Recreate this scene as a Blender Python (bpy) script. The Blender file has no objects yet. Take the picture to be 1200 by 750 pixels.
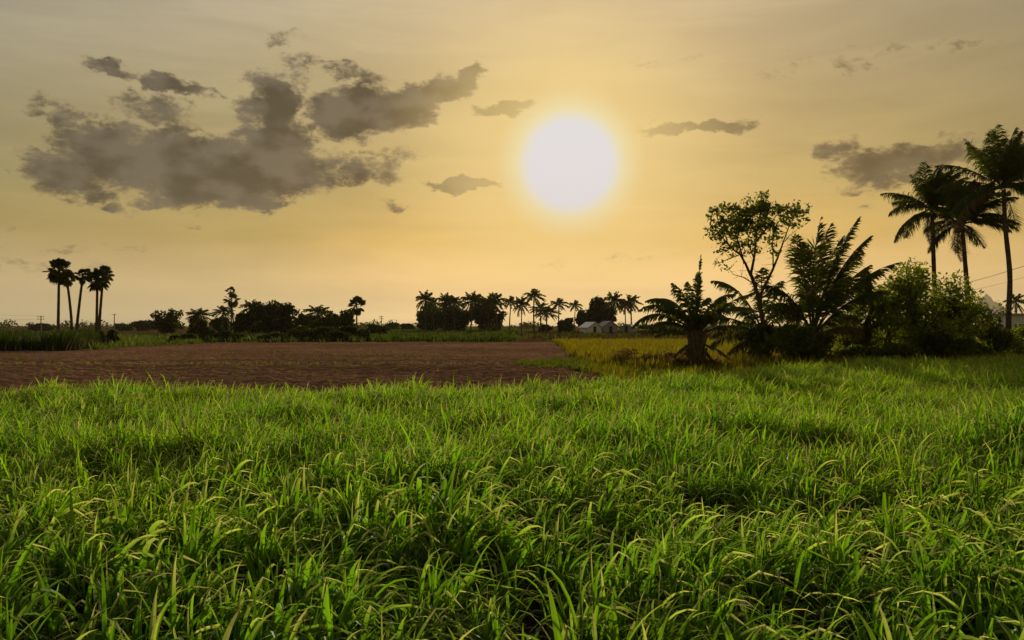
import bpy, math, random
import numpy as np
from mathutils import Vector

R = math.radians
rng = np.random.default_rng(7)
random.seed(7)
S = bpy.context.scene
C = S.collection
F = 933.0            # focal length in pixels of the 1200 px wide photograph
HOR = 382.0          # horizon row
CAMZ = 2.0
HAZE = .00008        # per metre

def pp(xp, yp, d):
    return np.array([(xp - 600) / F * d, d, CAMZ + (HOR - yp) / F * d])
def px(xp, d): return (xp - 600) / F * d
def gd(yp): return F * CAMZ / (yp - HOR)

# ------------------------------------------------------------------ camera
cam = bpy.data.cameras.new('camera'); cam.sensor_width = 36; cam.lens = 36 * F / 1200
cam.clip_start = 0.05; cam.clip_end = 30000
co = bpy.data.objects.new('camera', cam); C.objects.link(co)
co.location = (0, 0, CAMZ); co.rotation_euler = (R(90) + math.atan((HOR - 375) / F), 0, 0)
S.camera = co

# ------------------------------------------------------------------ world, sun
SUN_AZ = math.atan((668 - 600) / F)                       # to the right of +Y
SUN_EL = math.atan((HOR - 192) / F * math.cos(SUN_AZ))
def lin(c):
    return tuple((v / 255 / 12.92 if v <= 10 else ((v / 255 + .055) / 1.055) ** 2.4) for v in c)

W = bpy.data.worlds.new('World'); S.world = W; W.use_nodes = True
nt = W.node_tree; nt.nodes.clear(); L = nt.links
def N(t, **k):
    n = nt.nodes.new(t)
    for a, b in k.items(): setattr(n, a, b)
    return n
def sock(n, i, v):
    if hasattr(v, 'bl_idname') or isinstance(v, bpy.types.NodeSocket): L.new(v, n.inputs[i])
    else: n.inputs[i].default_value = v
def M(op, a, b=0.0, c=None, clamp=False):
    n = N('ShaderNodeMath', operation=op, use_clamp=clamp)
    sock(n, 0, a); sock(n, 1, b)
    if c is not None: sock(n, 2, c)
    return n.outputs[0]
def ramp(fac, stops, interp='EASE'):
    n = N('ShaderNodeValToRGB'); cr = n.color_ramp; cr.interpolation = interp
    while len(cr.elements) < len(stops): cr.elements.new(.5)
    for e, (p, c) in zip(cr.elements, stops):
        e.position = p; e.color = (*c, 1)
    L.new(fac, n.inputs[0]); return n.outputs[0]
def mixc(fac, a, b, bt='MIX'):
    n = N('ShaderNodeMix', data_type='RGBA', blend_type=bt)
    sock(n, 0, fac); sock(n, 6, a); sock(n, 7, b); return n.outputs[2]
def smooth(v, a, b, lo=0., hi=1.):
    n = N('ShaderNodeMapRange', interpolation_type='SMOOTHSTEP'); sock(n, 0, v)
    n.inputs[1].default_value = a; n.inputs[2].default_value = b
    n.inputs[3].default_value = lo; n.inputs[4].default_value = hi
    return n.outputs[0]

tc = N('ShaderNodeTexCoord'); sep = N('ShaderNodeSeparateXYZ')
L.new(tc.outputs['Generated'], sep.inputs[0])
az = M('MULTIPLY', M('ARCTAN2', sep.outputs[0], sep.outputs[1]), 180 / math.pi)     # degrees, + to the right
el = M('MULTIPLY', M('ARCSINE', sep.outputs[2]), 180 / math.pi)
ELP = lambda d: (d + 10) / 100
el_n = M('DIVIDE', M('ADD', el, 10.), 100.)
elcol = ramp(el_n, [(0, lin((120, 95, 60))), (ELP(-1), lin((235, 196, 132))), (ELP(.6), (1.55, 1.08, .50)), (ELP(3), (1.48, .95, .375)),
                    (ELP(6), (.95, .60, .165)), (ELP(10), lin((213, 183, 114))), (ELP(15), lin((208, 181, 126))),
                    (ELP(22), lin((213, 190, 149))), (ELP(40), lin((190, 178, 158))), (ELP(90), lin((165, 160, 155)))], 'LINEAR')
da = M('ADD', az, -math.degrees(SUN_AZ))
AZP = lambda d: (d + 190) / 380
da_n = M('DIVIDE', M('ADD', da, 190.), 380.)
azm = ramp(da_n, [(AZP(-180), (.30, .34, .40)), (AZP(-70), (.36, .41, .50)), (AZP(-37), (.42, .50, .64)), (AZP(-22), (.57, .63, .70)), (AZP(-10), (.90, .91, .92)),
                  (AZP(0), (1, 1, 1)), (AZP(11), (.93, .93, .92)), (AZP(22), (.78, .79, .78)), (AZP(30), (.64, .66, .66)), (AZP(70), (.36, .41, .50)), (AZP(180), (.30, .34, .40))], 'LINEAR')
azh = ramp(da_n, [(AZP(-180), (.30, .34, .40)), (AZP(-70), (.44, .52, .68)), (AZP(-37), (.585, .69, .93)), (AZP(-22), (.72, .79, .92)), (AZP(-10), (.93, .95, .97)),
                  (AZP(0), (1, 1, 1)), (AZP(11), (.90, .90, .91)), (AZP(22), (.66, .68, .72)), (AZP(30), (.51, .54, .60)), (AZP(70), (.36, .41, .50)), (AZP(180), (.30, .34, .40))], 'LINEAR')
sky = mixc(1., elcol, mixc(smooth(el, 4, 19), azm, azh), 'MULTIPLY')

# long faint veils of high cloud
pv = N('ShaderNodeCombineXYZ'); sock(pv, 0, az); sock(pv, 1, el); P2 = pv.outputs[0]
mp = N('ShaderNodeMapping'); mp.inputs['Scale'].default_value = (.035, .22, 1); mp.inputs['Rotation'].default_value = (0, 0, R(-4))
L.new(P2, mp.inputs[0])
n1 = N('ShaderNodeTexNoise'); n1.inputs['Scale'].default_value = 1.5; n1.inputs['Detail'].default_value = 7; n1.inputs['Roughness'].default_value = .6
n1.inputs['Distortion'].default_value = .5
L.new(mp.outputs[0], n1.inputs[0])
veil = smooth(n1.outputs[0], .32, .72, .90, 1.09)
vc = N('ShaderNodeCombineColor'); [sock(vc, i, veil) for i in range(3)]
sky = mixc(1., sky, vc.outputs[0], 'MULTIPLY')

# ---- clouds: soft elongated puffs broken up by noise (azimuth / elevation degrees)
def azel(xp, yp):
    u, v = (xp - 600) / F, (HOR - yp) / F
    return math.degrees(math.atan(u)), math.degrees(math.atan(v * math.cos(math.atan(u))))
wn = N('ShaderNodeTexNoise'); wn.inputs['Scale'].default_value = .55; wn.inputs['Detail'].default_value = 5; wn.inputs['Roughness'].default_value = .62
mw = N('ShaderNodeMapping'); mw.inputs['Scale'].default_value = (.6, 1, 1); L.new(P2, mw.inputs[0]); L.new(mw.outputs[0], wn.inputs[0])
off = N('ShaderNodeVectorMath', operation='MULTIPLY_ADD'); L.new(wn.outputs['Color'], off.inputs[0])
off.inputs[1].default_value = (4.2, 3.0, 0); off.inputs[2].default_value = (-2.1, -1.5, 0)
pw = N('ShaderNodeVectorMath', operation='ADD'); L.new(P2, pw.inputs[0]); L.new(off.outputs[0], pw.inputs[1]); PW = pw.outputs[0]
# (x, y, half width px, half height px, tilt deg, weight)
puffs = [(205, 190, 135, 34, 0, 1.0), (130, 178, 62, 34, 10, 1.0), (300, 200, 95, 36, 5, 1.05), (250, 222, 85, 22, 3, .95), (325, 172, 48, 34, -8, .95),
         (75, 205, 48, 30, -15, .8), (318, 122, 34, 34, -15, .95), (345, 95, 22, 22, 0, .45), (420, 132, 58, 30, 6, 1.1), (468, 126, 48, 22, 10, 1.0),
         (518, 112, 42, 15, 22, 1.0), (551, 92, 20, 12, 55, .95), (562, 82, 8, 6, 40, .6), (160, 92, 62, 5, -11, .6), (110, 78, 20, 6, -8, .5), (215, 104, 34, 6, -8, .6), (350, 75, 50, 4, 3, .4), (440, 182, 40, 5, 10, .5), (390, 190, 26, 8, 0, .6), (110, 232, 40, 10, 8, .6), (50, 212, 22, 12, -20, .6), (95, 152, 24, 9, -25, .5), (165, 112, 30, 6, -14, .5), (250, 108, 18, 5, -10, .45), (395, 100, 22, 6, 0, .5), (500, 140, 24, 8, 14, .6), (385, 216, 22, 6, 5, .5), (480, 186, 20, 6, 5, .5), (590, 127, 32, 7, 0, 1.3), (130, 84, 36, 10, -12, .7), (195, 100, 52, 11, -12, .8),
         (420, 88, 46, 10, -4, .55), (330, 42, 24, 7, 8, .45), (415, 205, 28, 13, 8, .8), (455, 195, 40, 22, 15, .55), (540, 216, 40, 6, 6, 1.5),
         (295, 238, 42, 10, 2, .8), (195, 236, 30, 10, 0, .7), (140, 247, 25, 8, 0, .55), (40, 122, 22, 16, 0, .5), (180, 130, 48, 20, -10, .6), (70, 140, 30, 20, 0, .45),
         (463, 241, 14, 5, 0, .55), (225, 264, 12, 5, 0, .45), (345, 65, 22, 7, 0, .45), (200, 155, 26, 10, 0, .6), (20, 262, 26, 5, 0, .25),
         (818, 149, 66, 7, -3, 1.0), (870, 146, 30, 8, 0, .45), (1055, 190, 80, 22, 4, .85), (985, 178, 32, 14, 0, .7), (1010, 218, 40, 5, 0, .45), (1110, 157, 30, 8, 0, .4),
         (560, 72, 260, 5, 0, .16), (800, 70, 170, 7, 1, .22), (1050, 60, 190, 16, 3, .3), (720, 305, 120, 8, 2, .26), (90, 290, 110, 8, 2, .30), (40, 315, 130, 12, 1, .34), (1080, 235, 90, 6, 0, .25)]
D = None
for (x, y, w, h, tilt, wt) in puffs:
    a0, e0 = azel(x, y); s = 180 / math.pi / F * math.cos(R(a0))
    m = N('ShaderNodeMapping', vector_type='TEXTURE')
    m.inputs['Location'].default_value = (a0, e0, 0); m.inputs['Rotation'].default_value = (0, 0, R(tilt))
    m.inputs['Scale'].default_value = (w * s * 1.22, h * s * 1.25, 1)
    L.new(PW, m.inputs[0])
    ln = N('ShaderNodeVectorMath', operation='LENGTH'); L.new(m.outputs[0], ln.inputs[0])
    v = smooth(ln.outputs['Value'], .15, 1.35, wt, 0.)
    D = v if D is None else M('SMOOTH_MAX', D, v, .12)
# cumulus-like noise
mn = N('ShaderNodeMapping'); mn.inputs['Scale'].default_value = (.55, .9, 1); L.new(P2, mn.inputs[0])
n2 = N('ShaderNodeTexNoise'); n2.inputs['Scale'].default_value = .9; n2.inputs['Detail'].default_value = 9; n2.inputs['Roughness'].default_value = .62; n2.inputs['Distortion'].default_value = .3
L.new(mn.outputs[0], n2.inputs[0])
dens = M('ADD', D, M('MULTIPLY', M('SUBTRACT', n2.outputs[0], .5), 1.05))
n4 = N('ShaderNodeTexNoise'); n4.inputs['Scale'].default_value = 3.2; n4.inputs['Detail'].default_value = 6; n4.inputs['Roughness'].default_value = .7; L.new(mn.outputs[0], n4.inputs[0])
dens = M('ADD', dens, M('MULTIPLY', M('SUBTRACT', n4.outputs[0], .5), .7))
dens = M('MULTIPLY', dens, smooth(D, .02, .18))
alpha = smooth(dens, .14, .74, 0., .97)
n3 = N('ShaderNodeTexNoise'); n3.inputs['Scale'].default_value = .62; n3.inputs['Detail'].default_value = 7; L.new(mn.outputs[0], n3.inputs[0])
cl_dark = mixc(smooth(n3.outputs[0], .36, .62), (*lin((54, 53, 47)), 1), (*lin((98, 92, 80)), 1))
cl_col = mixc(smooth(da, -14, 6), cl_dark, mixc(.35, cl_dark, (*lin((112, 90, 42)), 1)))
# thinner cloud lets the gold behind it through
cl_col = mixc(smooth(dens, .12, .52), (*lin((196, 170, 120)), 1), cl_col)      # thin edges let the light through
sky = mixc(alpha, sky, cl_col)

# the sun behind haze: a broad blown-out disc with a soft yellow rim
sd = (math.sin(SUN_AZ) * math.cos(SUN_EL), math.cos(SUN_AZ) * math.cos(SUN_EL), math.sin(SUN_EL))
dt = N('ShaderNodeVectorMath', operation='DOT_PRODUCT'); nv = N('ShaderNodeVectorMath', operation='NORMALIZE')
L.new(tc.outputs['Generated'], nv.inputs[0]); L.new(nv.outputs[0], dt.inputs[0]); dt.inputs[1].default_value = sd
th = M('MULTIPLY', M('ARCCOSINE', M('MINIMUM', dt.outputs['Value'], 1.)), 180 / math.pi)
sky = mixc(smooth(th, 3.2, 15., .62, 0.), sky, (*lin((246, 217, 146)), 1))
sky = mixc(smooth(th, 2.9, 5.6, 1., 0.), sky, (*lin((232, 225, 180)), 1))
sky = mixc(smooth(th, 2.6, 4.0, 1., 0.), sky, (*lin((218, 222, 231)), 1))

nis = N('ShaderNodeTexSky', sky_type='NISHITA'); nis.sun_disc = False
nis.sun_elevation = SUN_EL; nis.sun_rotation = SUN_AZ; nis.dust_density = 6; nis.air_density = 1.4
# dusty evening sky: the physical sky underneath, the golden dust veil over it
STR = 0.1
veiled = mixc(1., sky, (1 / STR, 1 / STR, 1 / STR, 1), 'MULTIPLY')
nisw = mixc(1., nis.outputs[0], (1., .78, .45, 1), 'MULTIPLY')
fin = mixc(.985, nisw, veiled)
bg = N('ShaderNodeBackground'); bg.inputs[1].default_value = STR; L.new(fin, bg.inputs[0])
wo = N('ShaderNodeOutputWorld'); L.new(bg.outputs[0], wo.inputs[0])
W.cycles.sampling_method = 'MANUAL'; W.cycles.sample_map_resolution = 512

sl = bpy.data.lights.new('sun', 'SUN'); sl.energy = 4.5; sl.angle = R(1.6); sl.color = (1, .87, .62)
so = bpy.data.objects.new('sun', sl); C.objects.link(so); so.location = (20, 60, 60)
so.rotation_euler = Vector(sd).to_track_quat('Z', 'Y').to_euler()

S.view_settings.view_transform = 'Standard'; S.view_settings.look = 'None'
S.view_settings.exposure = 0; S.view_settings.gamma = 1; S.view_settings.use_curve_mapping = False
S.render.engine = 'CYCLES'
S.cycles.max_bounces = 8; S.cycles.transmission_bounces = 4; S.cycles.diffuse_bounces = 3; S.cycles.glossy_bounces = 2
S.cycles.transparent_max_bounces = 4; S.cycles.use_denoising = True
S.cycles.sample_clamp_indirect = 4

# ------------------------------------------------------------------ materials
def material(name): 
    m = bpy.data.materials.new(name); m.use_nodes = True; t = m.node_tree; t.nodes.clear()
    out = t.nodes.new('ShaderNodeOutputMaterial'); return m, t, out
def ramp_in(t, fac, stops, interp='LINEAR'):
    n = t.nodes.new('ShaderNodeValToRGB'); cr = n.color_ramp; cr.interpolation = interp
    while len(cr.elements) < len(stops): cr.elements.new(.5)
    for e, (p, c) in zip(cr.elements, stops): e.position = p; e.color = (*c, 1)
    t.links.new(fac, n.inputs[0]); return n.outputs[0]
def mix_in(t, fac, a, b, bt='MIX'):
    n = t.nodes.new('ShaderNodeMix'); n.data_type = 'RGBA'; n.blend_type = bt
    for i, v in ((0, fac), (6, a), (7, b)):
        if isinstance(v, bpy.types.NodeSocket): t.links.new(v, n.inputs[i])
        else: n.inputs[i].default_value = v if i == 0 else (*v, 1)
    return n.outputs[2]
def noise_in(t, scale, detail=4, rough=.55, coord='Object', sc=(1, 1, 1)):
    c = t.nodes.new('ShaderNodeTexCoord'); mp = t.nodes.new('ShaderNodeMapping'); mp.inputs['Scale'].default_value = sc
    n = t.nodes.new('ShaderNodeTexNoise'); n.inputs['Scale'].default_value = scale; n.inputs['Detail'].default_value = detail; n.inputs['Roughness'].default_value = rough
    t.links.new(c.outputs[coord], mp.inputs[0]); t.links.new(mp.outputs[0], n.inputs[0]); return n.outputs[0]
def attr_in(t, name):
    n = t.nodes.new('ShaderNodeAttribute'); n.attribute_name = name; return n.outputs['Fac']
def obj_random(t):
    return t.nodes.new('ShaderNodeObjectInfo').outputs['Random']
def bsdf_in(t, col, rough, spec=.5):
    b = t.nodes.new('ShaderNodeBsdfPrincipled'); b.inputs['Roughness'].default_value = rough; b.inputs['Specular IOR Level'].default_value = spec
    if isinstance(col, bpy.types.NodeSocket): t.links.new(col, b.inputs[0])
    else: b.inputs[0].default_value = (*col, 1)
    return b.outputs[0]
def leafy(name, stops, trans_tint, trans=.4, rough=.45, spec=.4, vary=(.6, 1.35), dry=(.30, .22, .09)):
    """leaf: colour along its length (attribute t), drier leaves and painted-in pale tip highlights by attribute dry, light let through"""
    m, t, out = material(name)
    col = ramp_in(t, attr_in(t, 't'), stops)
    col = mix_in(t, attr_in(t, 'dry'), col, dry)
    rnd = obj_random(t)
    v = ramp_in(t, rnd, [(0, (vary[0],) * 3), (.5, (1, 1, 1)), (1, (vary[1], vary[1] * .97, vary[1] * .8))])
    col = mix_in(t, 1., col, v, 'MULTIPLY')
    av = attr_in(t, 'var')
    col = mix_in(t, 1., col, ramp_in(t, av, [(0, (.66, .66, .72)), (1, (1.30, 1.26, 1.05))]), 'MULTIPLY')
    b = bsdf_in(t, col, rough, spec)
    tr = t.nodes.new('ShaderNodeBsdfTranslucent'); tint = mix_in(t, attr_in(t, 'dry'), trans_tint, (1.25, 1.35, 1.05)); t.links.new(mix_in(t, 1., col, tint, 'MULTIPLY'), tr.inputs[0])
    mx = t.nodes.new('ShaderNodeMixShader'); mx.inputs[0].default_value = trans
    t.links.new(b, mx.inputs[1]); t.links.new(tr.outputs[0], mx.inputs[2]); t.links.new(mx.outputs[0], out.inputs[0])
    return m
def bark(name, c0, c1, scale=6, sc=(1, 1, 1)):
    m, t, out = material(name)
    n = noise_in(t, scale, 6, .65, 'Object', sc)
    b = bsdf_in(t, ramp_in(t, n, [(.35, c0), (.68, c1)]), .9, .15)
    bp = t.nodes.new('ShaderNodeBump'); bp.inputs['Strength'].default_value = .7; bp.inputs['Distance'].default_value = .03
    t.links.new(n, bp.inputs['Height']); t.links.new(bp.outputs[0], b.node.inputs['Normal'])
    t.links.new(b, out.inputs[0]); return m
def ground_mat(name, stops, scale, bump=.06, sc=(1, 1, 1), stops2=None, scale2=.05):
    m, t, out = material(name)
    n = noise_in(t, scale, 9, .66, 'Object', sc)
    col = ramp_in(t, n, stops)
    if stops2:
        big = noise_in(t, scale2, 4, .55, 'Object', sc)
        col = mix_in(t, 1., col, ramp_in(t, big, stops2), 'MULTIPLY')
    b = bsdf_in(t, col, 1., .0)
    bp = t.nodes.new('ShaderNodeBump'); bp.inputs['Strength'].default_value = .9; bp.inputs['Distance'].default_value = bump
    t.links.new(n, bp.inputs['Height']); t.links.new(bp.outputs[0], b.node.inputs['Normal'])
    t.links.new(b, out.inputs[0]); return m

MT = {}
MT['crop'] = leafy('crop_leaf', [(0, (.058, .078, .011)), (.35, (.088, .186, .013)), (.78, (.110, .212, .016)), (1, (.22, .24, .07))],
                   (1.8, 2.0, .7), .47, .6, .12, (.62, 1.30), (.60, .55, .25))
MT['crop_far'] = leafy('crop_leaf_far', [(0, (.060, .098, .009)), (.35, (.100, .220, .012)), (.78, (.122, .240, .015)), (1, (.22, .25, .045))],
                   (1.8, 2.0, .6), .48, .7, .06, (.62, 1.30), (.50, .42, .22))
for nm_ in ('crop', 'crop_far'):                     # patches of riper, yellower plants
    t = MT[nm_].node_tree; oi = t.nodes.new('ShaderNodeObjectInfo'); nz = t.nodes.new('ShaderNodeTexNoise'); nz.inputs['Scale'].default_value = .38; nz.inputs['Detail'].default_value = 3
    t.links.new(oi.outputs['Location'], nz.inputs[0])
    sx = t.nodes.new('ShaderNodeSeparateXYZ'); t.links.new(oi.outputs['Location'], sx.inputs[0])
    mr = t.nodes.new('ShaderNodeMapRange'); mr.interpolation_type = 'SMOOTHSTEP'; t.links.new(sx.outputs[1], mr.inputs[0]); mr.inputs[1].default_value = 4; mr.inputs[2].default_value = 26; mr.inputs[3].default_value = -.12; mr.inputs[4].default_value = .06
    ad = t.nodes.new('ShaderNodeMath'); t.links.new(nz.outputs[0], ad.inputs[0]); t.links.new(mr.outputs[0], ad.inputs[1])
    fac = ramp_in(t, ad.outputs[0], [(.36, (0, 0, 0)), (.72, (1, 1, 1))])
    for n in list(t.nodes):
        if n.bl_idname == 'ShaderNodeAttribute' and n.attribute_name == 'dry':
            mxn = n.outputs['Fac'].links[0].to_node
            if not mxn.inputs[6].is_linked: continue
            src = mxn.inputs[6].links[0].from_socket
            ye = mix_in(t, 1., src, (1.45, 1.08, .8), 'MULTIPLY'); t.links.new(mix_in(t, fac, src, ye), mxn.inputs[6])
MT['crop_stalk'] = leafy('crop_stalk', [(0, (.10, .085, .03)), (.4, (.075, .13, .02)), (1, (.085, .17, .02))], (1.5, 1.5, .8), .2, .5, .4)
MT['frond'] = leafy('palm_frond', [(0, (.09, .095, .03)), (.3, (.075, .088, .02)), (.6, (.060, .088, .014)), (1, (.080, .095, .022))], (1.6, 1.6, .6), .32, .65, .12, (.75, 1.2), (.16, .11, .045))
MT['fan'] = leafy('fan_leaf', [(0, (.04, .045, .012)), (1, (.05, .06, .016))], (1.3, 1.3, .6), .18, .7, .1)
MT['leaf'] = leafy('broad_leaf', [(0, (.10, .135, .014)), (1, (.14, .18, .018))], (2.0, 1.9, .6), .46, .6, .2, (.85, 1.15))
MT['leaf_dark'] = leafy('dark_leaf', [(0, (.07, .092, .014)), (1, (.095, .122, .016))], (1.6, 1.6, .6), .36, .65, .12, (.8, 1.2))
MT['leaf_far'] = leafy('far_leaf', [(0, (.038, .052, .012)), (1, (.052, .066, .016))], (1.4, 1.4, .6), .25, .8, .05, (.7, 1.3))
MT['paddy'] = leafy('yellow_grass', [(0, (.12, .112, .010)), (1, (.18, .162, .013))], (1.5, 1.4, .5), .42, .7, .1, (.8, 1.2), (.3, .2, .06))
MT['greenfield'] = leafy('green_grass', [(0, (.05, .08, .012)), (1, (.085, .125, .014))], (1.6, 1.6, .6), .35, .7, .1, (.75, 1.25), (.22, .16, .06))
MT['drybush'] = leafy('dry_brush', [(0, (.09, .058, .022)), (1, (.16, .100, .032))], (1.3, 1.1, .7), .3, .7, .2, (.8, 1.2))
MT['stubble'] = leafy('stubble', [(0, (.05, .03, .012)), (1, (.085, .055, .02))], (1.2, 1.1, .7), .2, .8, .05, (.8, 1.2))
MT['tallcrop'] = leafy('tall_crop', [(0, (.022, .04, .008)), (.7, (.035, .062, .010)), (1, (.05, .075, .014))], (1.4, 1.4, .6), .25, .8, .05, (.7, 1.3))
MT['drygrass'] = leafy('dry_grass', [(0, (.15, .12, .04)), (1, (.24, .18, .06))], (1.3, 1.2, .8), .35, .7, .2, (.8, 1.2))
MT['bark'] = bark('grey_bark', (.045, .032, .022), (.12, .09, .065), 8, (1, 1, .3))
MT['palm_bark'] = bark('palm_bark', (.045, .033, .023), (.13, .10, .075), 5, (.6, .6, 2.5))
MT['leaf_base'] = bark('old_leaf_base', (.07, .055, .02), (.17, .13, .05), 5, (1, 1, 3))
MT['soil'] = ground_mat('ploughed_soil', [(.3, (.115, .059, .034)), (.52, (.21, .112, .064)), (.75, (.37, .22, .14))], 7.0, .03, (1, 1, 1),
                        [(.35, (.72, .70, .70)), (.65, (1.2, 1.15, 1.1))], .09)
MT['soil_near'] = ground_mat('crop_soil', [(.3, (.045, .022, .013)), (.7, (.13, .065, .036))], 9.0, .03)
MT['land'] = ground_mat('dry_land', [(.3, (.075, .065, .022)), (.5, (.12, .095, .032)), (.72, (.17, .12, .05))], 1.2, .05, (1, .35, 1),
                        [(.38, (.55, .72, .5)), (.62, (1.25, 1.05, 1.0))], .03)
MT['bund'] = ground_mat('dry_bund_earth', [(.3, (.16, .12, .05)), (.7, (.36, .28, .13))], 3., .03)
MT['brownstrip'] = ground_mat('brown_stubble', [(.3, (.05, .03, .013)), (.7, (.11, .07, .025))], 1.5, .05, (.4, 1, 1))
MT['yellowsoil'] = ground_mat('yellow_field_ground', [(.3, (.11, .085, .010)), (.7, (.19, .15, .016))], 2.5, .04)
MT['greenstrip'] = ground_mat('green_field_ground', [(.3, (.045, .06, .012)), (.7, (.11, .12, .02))], 1.6, .05, (.5, 1, 1))
MT['wall'] = bark('lime_wash', (.50, .48, .44), (.72, .70, .66), 2)
MT['wall_grey'] = bark('grey_sheet', (.24, .23, .23), (.36, .35, .34), 2)
MT['roof'] = bark('pale_roof_sheet', (.78, .77, .75), (.88, .87, .86), 3)
MT['dark'] = bark('dark_opening', (.02, .018, .016), (.04, .035, .03), 3)
MT['concrete'] = bark('pole_concrete', (.10, .09, .08), (.20, .18, .16), 6)
MT['wire'] = bark('wire_metal', (.05, .045, .04), (.08, .07, .06), 6)
MT['rock'] = ground_mat('hill_rock', [(.3, (.10, .11, .12)), (.7, (.17, .17, .17))], .01, 3.)

# ------------------------------------------------------------------ mesh helpers
class MB:
    def __init__(s): s.v = []; s.f = []; s.mi = []; s.t = []; s.dry = []; s.var = []
    def add(s, vs, fs, t=0., dry=0., var=.5, mi=0):
        b = len(s.v); n = len(vs)
        s.v.extend([tuple(map(float, p)) for p in vs])
        s.f.extend([tuple(int(b + i) for i in f) for f in fs]); s.mi.extend([mi] * len(fs))
        s.t.extend(list(t) if hasattr(t, '__len__') else [t] * n)
        s.dry.extend(list(dry) if hasattr(dry, '__len__') else [dry] * n); s.var.extend([var] * n)
    def tube(s, pts, rad, sides=6, t0=0., t1=1., mi=0, cap=True):
        pts = [np.asarray(p, float) for p in pts]; n = len(pts); vs = []; ts = []
        ref = np.array([0.3, 1., .2])
        for i, p in enumerate(pts):
            d = pts[min(i + 1, n - 1)] - pts[max(i - 1, 0)]; d = d / (np.linalg.norm(d) + 1e-9)
            a = np.cross(d, ref); a /= np.linalg.norm(a) + 1e-9; b = np.cross(d, a)
            for k in range(sides):
                w = 2 * math.pi * k / sides
                vs.append(p + rad[i] * (math.cos(w) * a + math.sin(w) * b)); ts.append(t0 + (t1 - t0) * i / max(1, n - 1))
        fs = [(i * sides + k, i * sides + (k + 1) % sides, (i + 1) * sides + (k + 1) % sides, (i + 1) * sides + k) for i in range(n - 1) for k in range(sides)]
        if cap: fs += [tuple(range(sides))[::-1], tuple((n - 1) * sides + k for k in range(sides))]
        s.add(vs, fs, ts, 0, .5, mi)
    def mesh(s, name, mats):
        me = bpy.data.meshes.new(name); me.from_pydata(s.v, [], s.f)
        for nm, arr in (('t', s.t), ('dry', s.dry), ('var', s.var)):
            a = me.attributes.new(nm, 'FLOAT', 'POINT'); a.data.foreach_set('value', np.asarray(arr, np.float32))
        for m in (mats if isinstance(mats, (list, tuple)) else [mats]): me.materials.append(m)
        me.polygons.foreach_set('material_index', np.asarray(s.mi, np.int32))
        me.update(); return me
def np_mesh(name, V, Fq, mats, t=None, dry=None, var=None):
    """fast mesh from arrays: V (n,3), Fq (m,k)"""
    me = bpy.data.meshes.new(name); n, (m, k) = len(V), Fq.shape
    me.vertices.add(n); me.vertices.foreach_set('co', np.asarray(V, np.float32).ravel())
    me.loops.add(m * k); me.loops.foreach_set('vertex_index', np.asarray(Fq, np.int32).ravel())
    me.polygons.add(m); me.polygons.foreach_set('loop_start', np.arange(0, m * k, k, dtype=np.int32))
    for nm, arr in (('t', t), ('dry', dry), ('var', var)):
        a = me.attributes.new(nm, 'FLOAT', 'POINT')
        a.data.foreach_set('value', np.asarray(arr if arr is not None else np.full(n, 0. if nm != 'var' else .5), np.float32))
    for mm in (mats if isinstance(mats, (list, tuple)) else [mats]): me.materials.append(mm)
    me.update(); me.validate(); return me
def link(name, me, parent=None, loc=None):
    o = bpy.data.objects.new(name, me); C.objects.link(o)
    if parent is not None: o.parent = parent
    if loc is not None: o.location = loc
    return o
def tag(o, label=None, cat=None, group=None, kind=None):
    if label: o['label'] = label
    if cat: o['category'] = cat
    if group: o['group'] = group
    if kind: o['kind'] = kind
    return o
def thing(name, loc, label, cat, group=None):
    o = bpy.data.objects.new(name, None); o.empty_display_size = .2; C.objects.link(o); o.location = loc
    return tag(o, label, cat, group)
def kids(o, table): return table.get(o.name, [])
def copy_tree(root, loc, rotz=0., scale=1., label=None):
    c = root.copy(); C.objects.link(c); c.location = loc; c.rotation_euler = (0, 0, rotz); c.scale = (scale,) * 3
    if label: c['label'] = label
    for ch in root.children:
        k = ch.copy(); C.objects.link(k); k.parent = c
        for g in ch.children:
            q = g.copy(); C.objects.link(q); q.parent = k
    return c
def unit(v): v = np.asarray(v, float); return v / (np.linalg.norm(v) + 1e-9)

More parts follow.
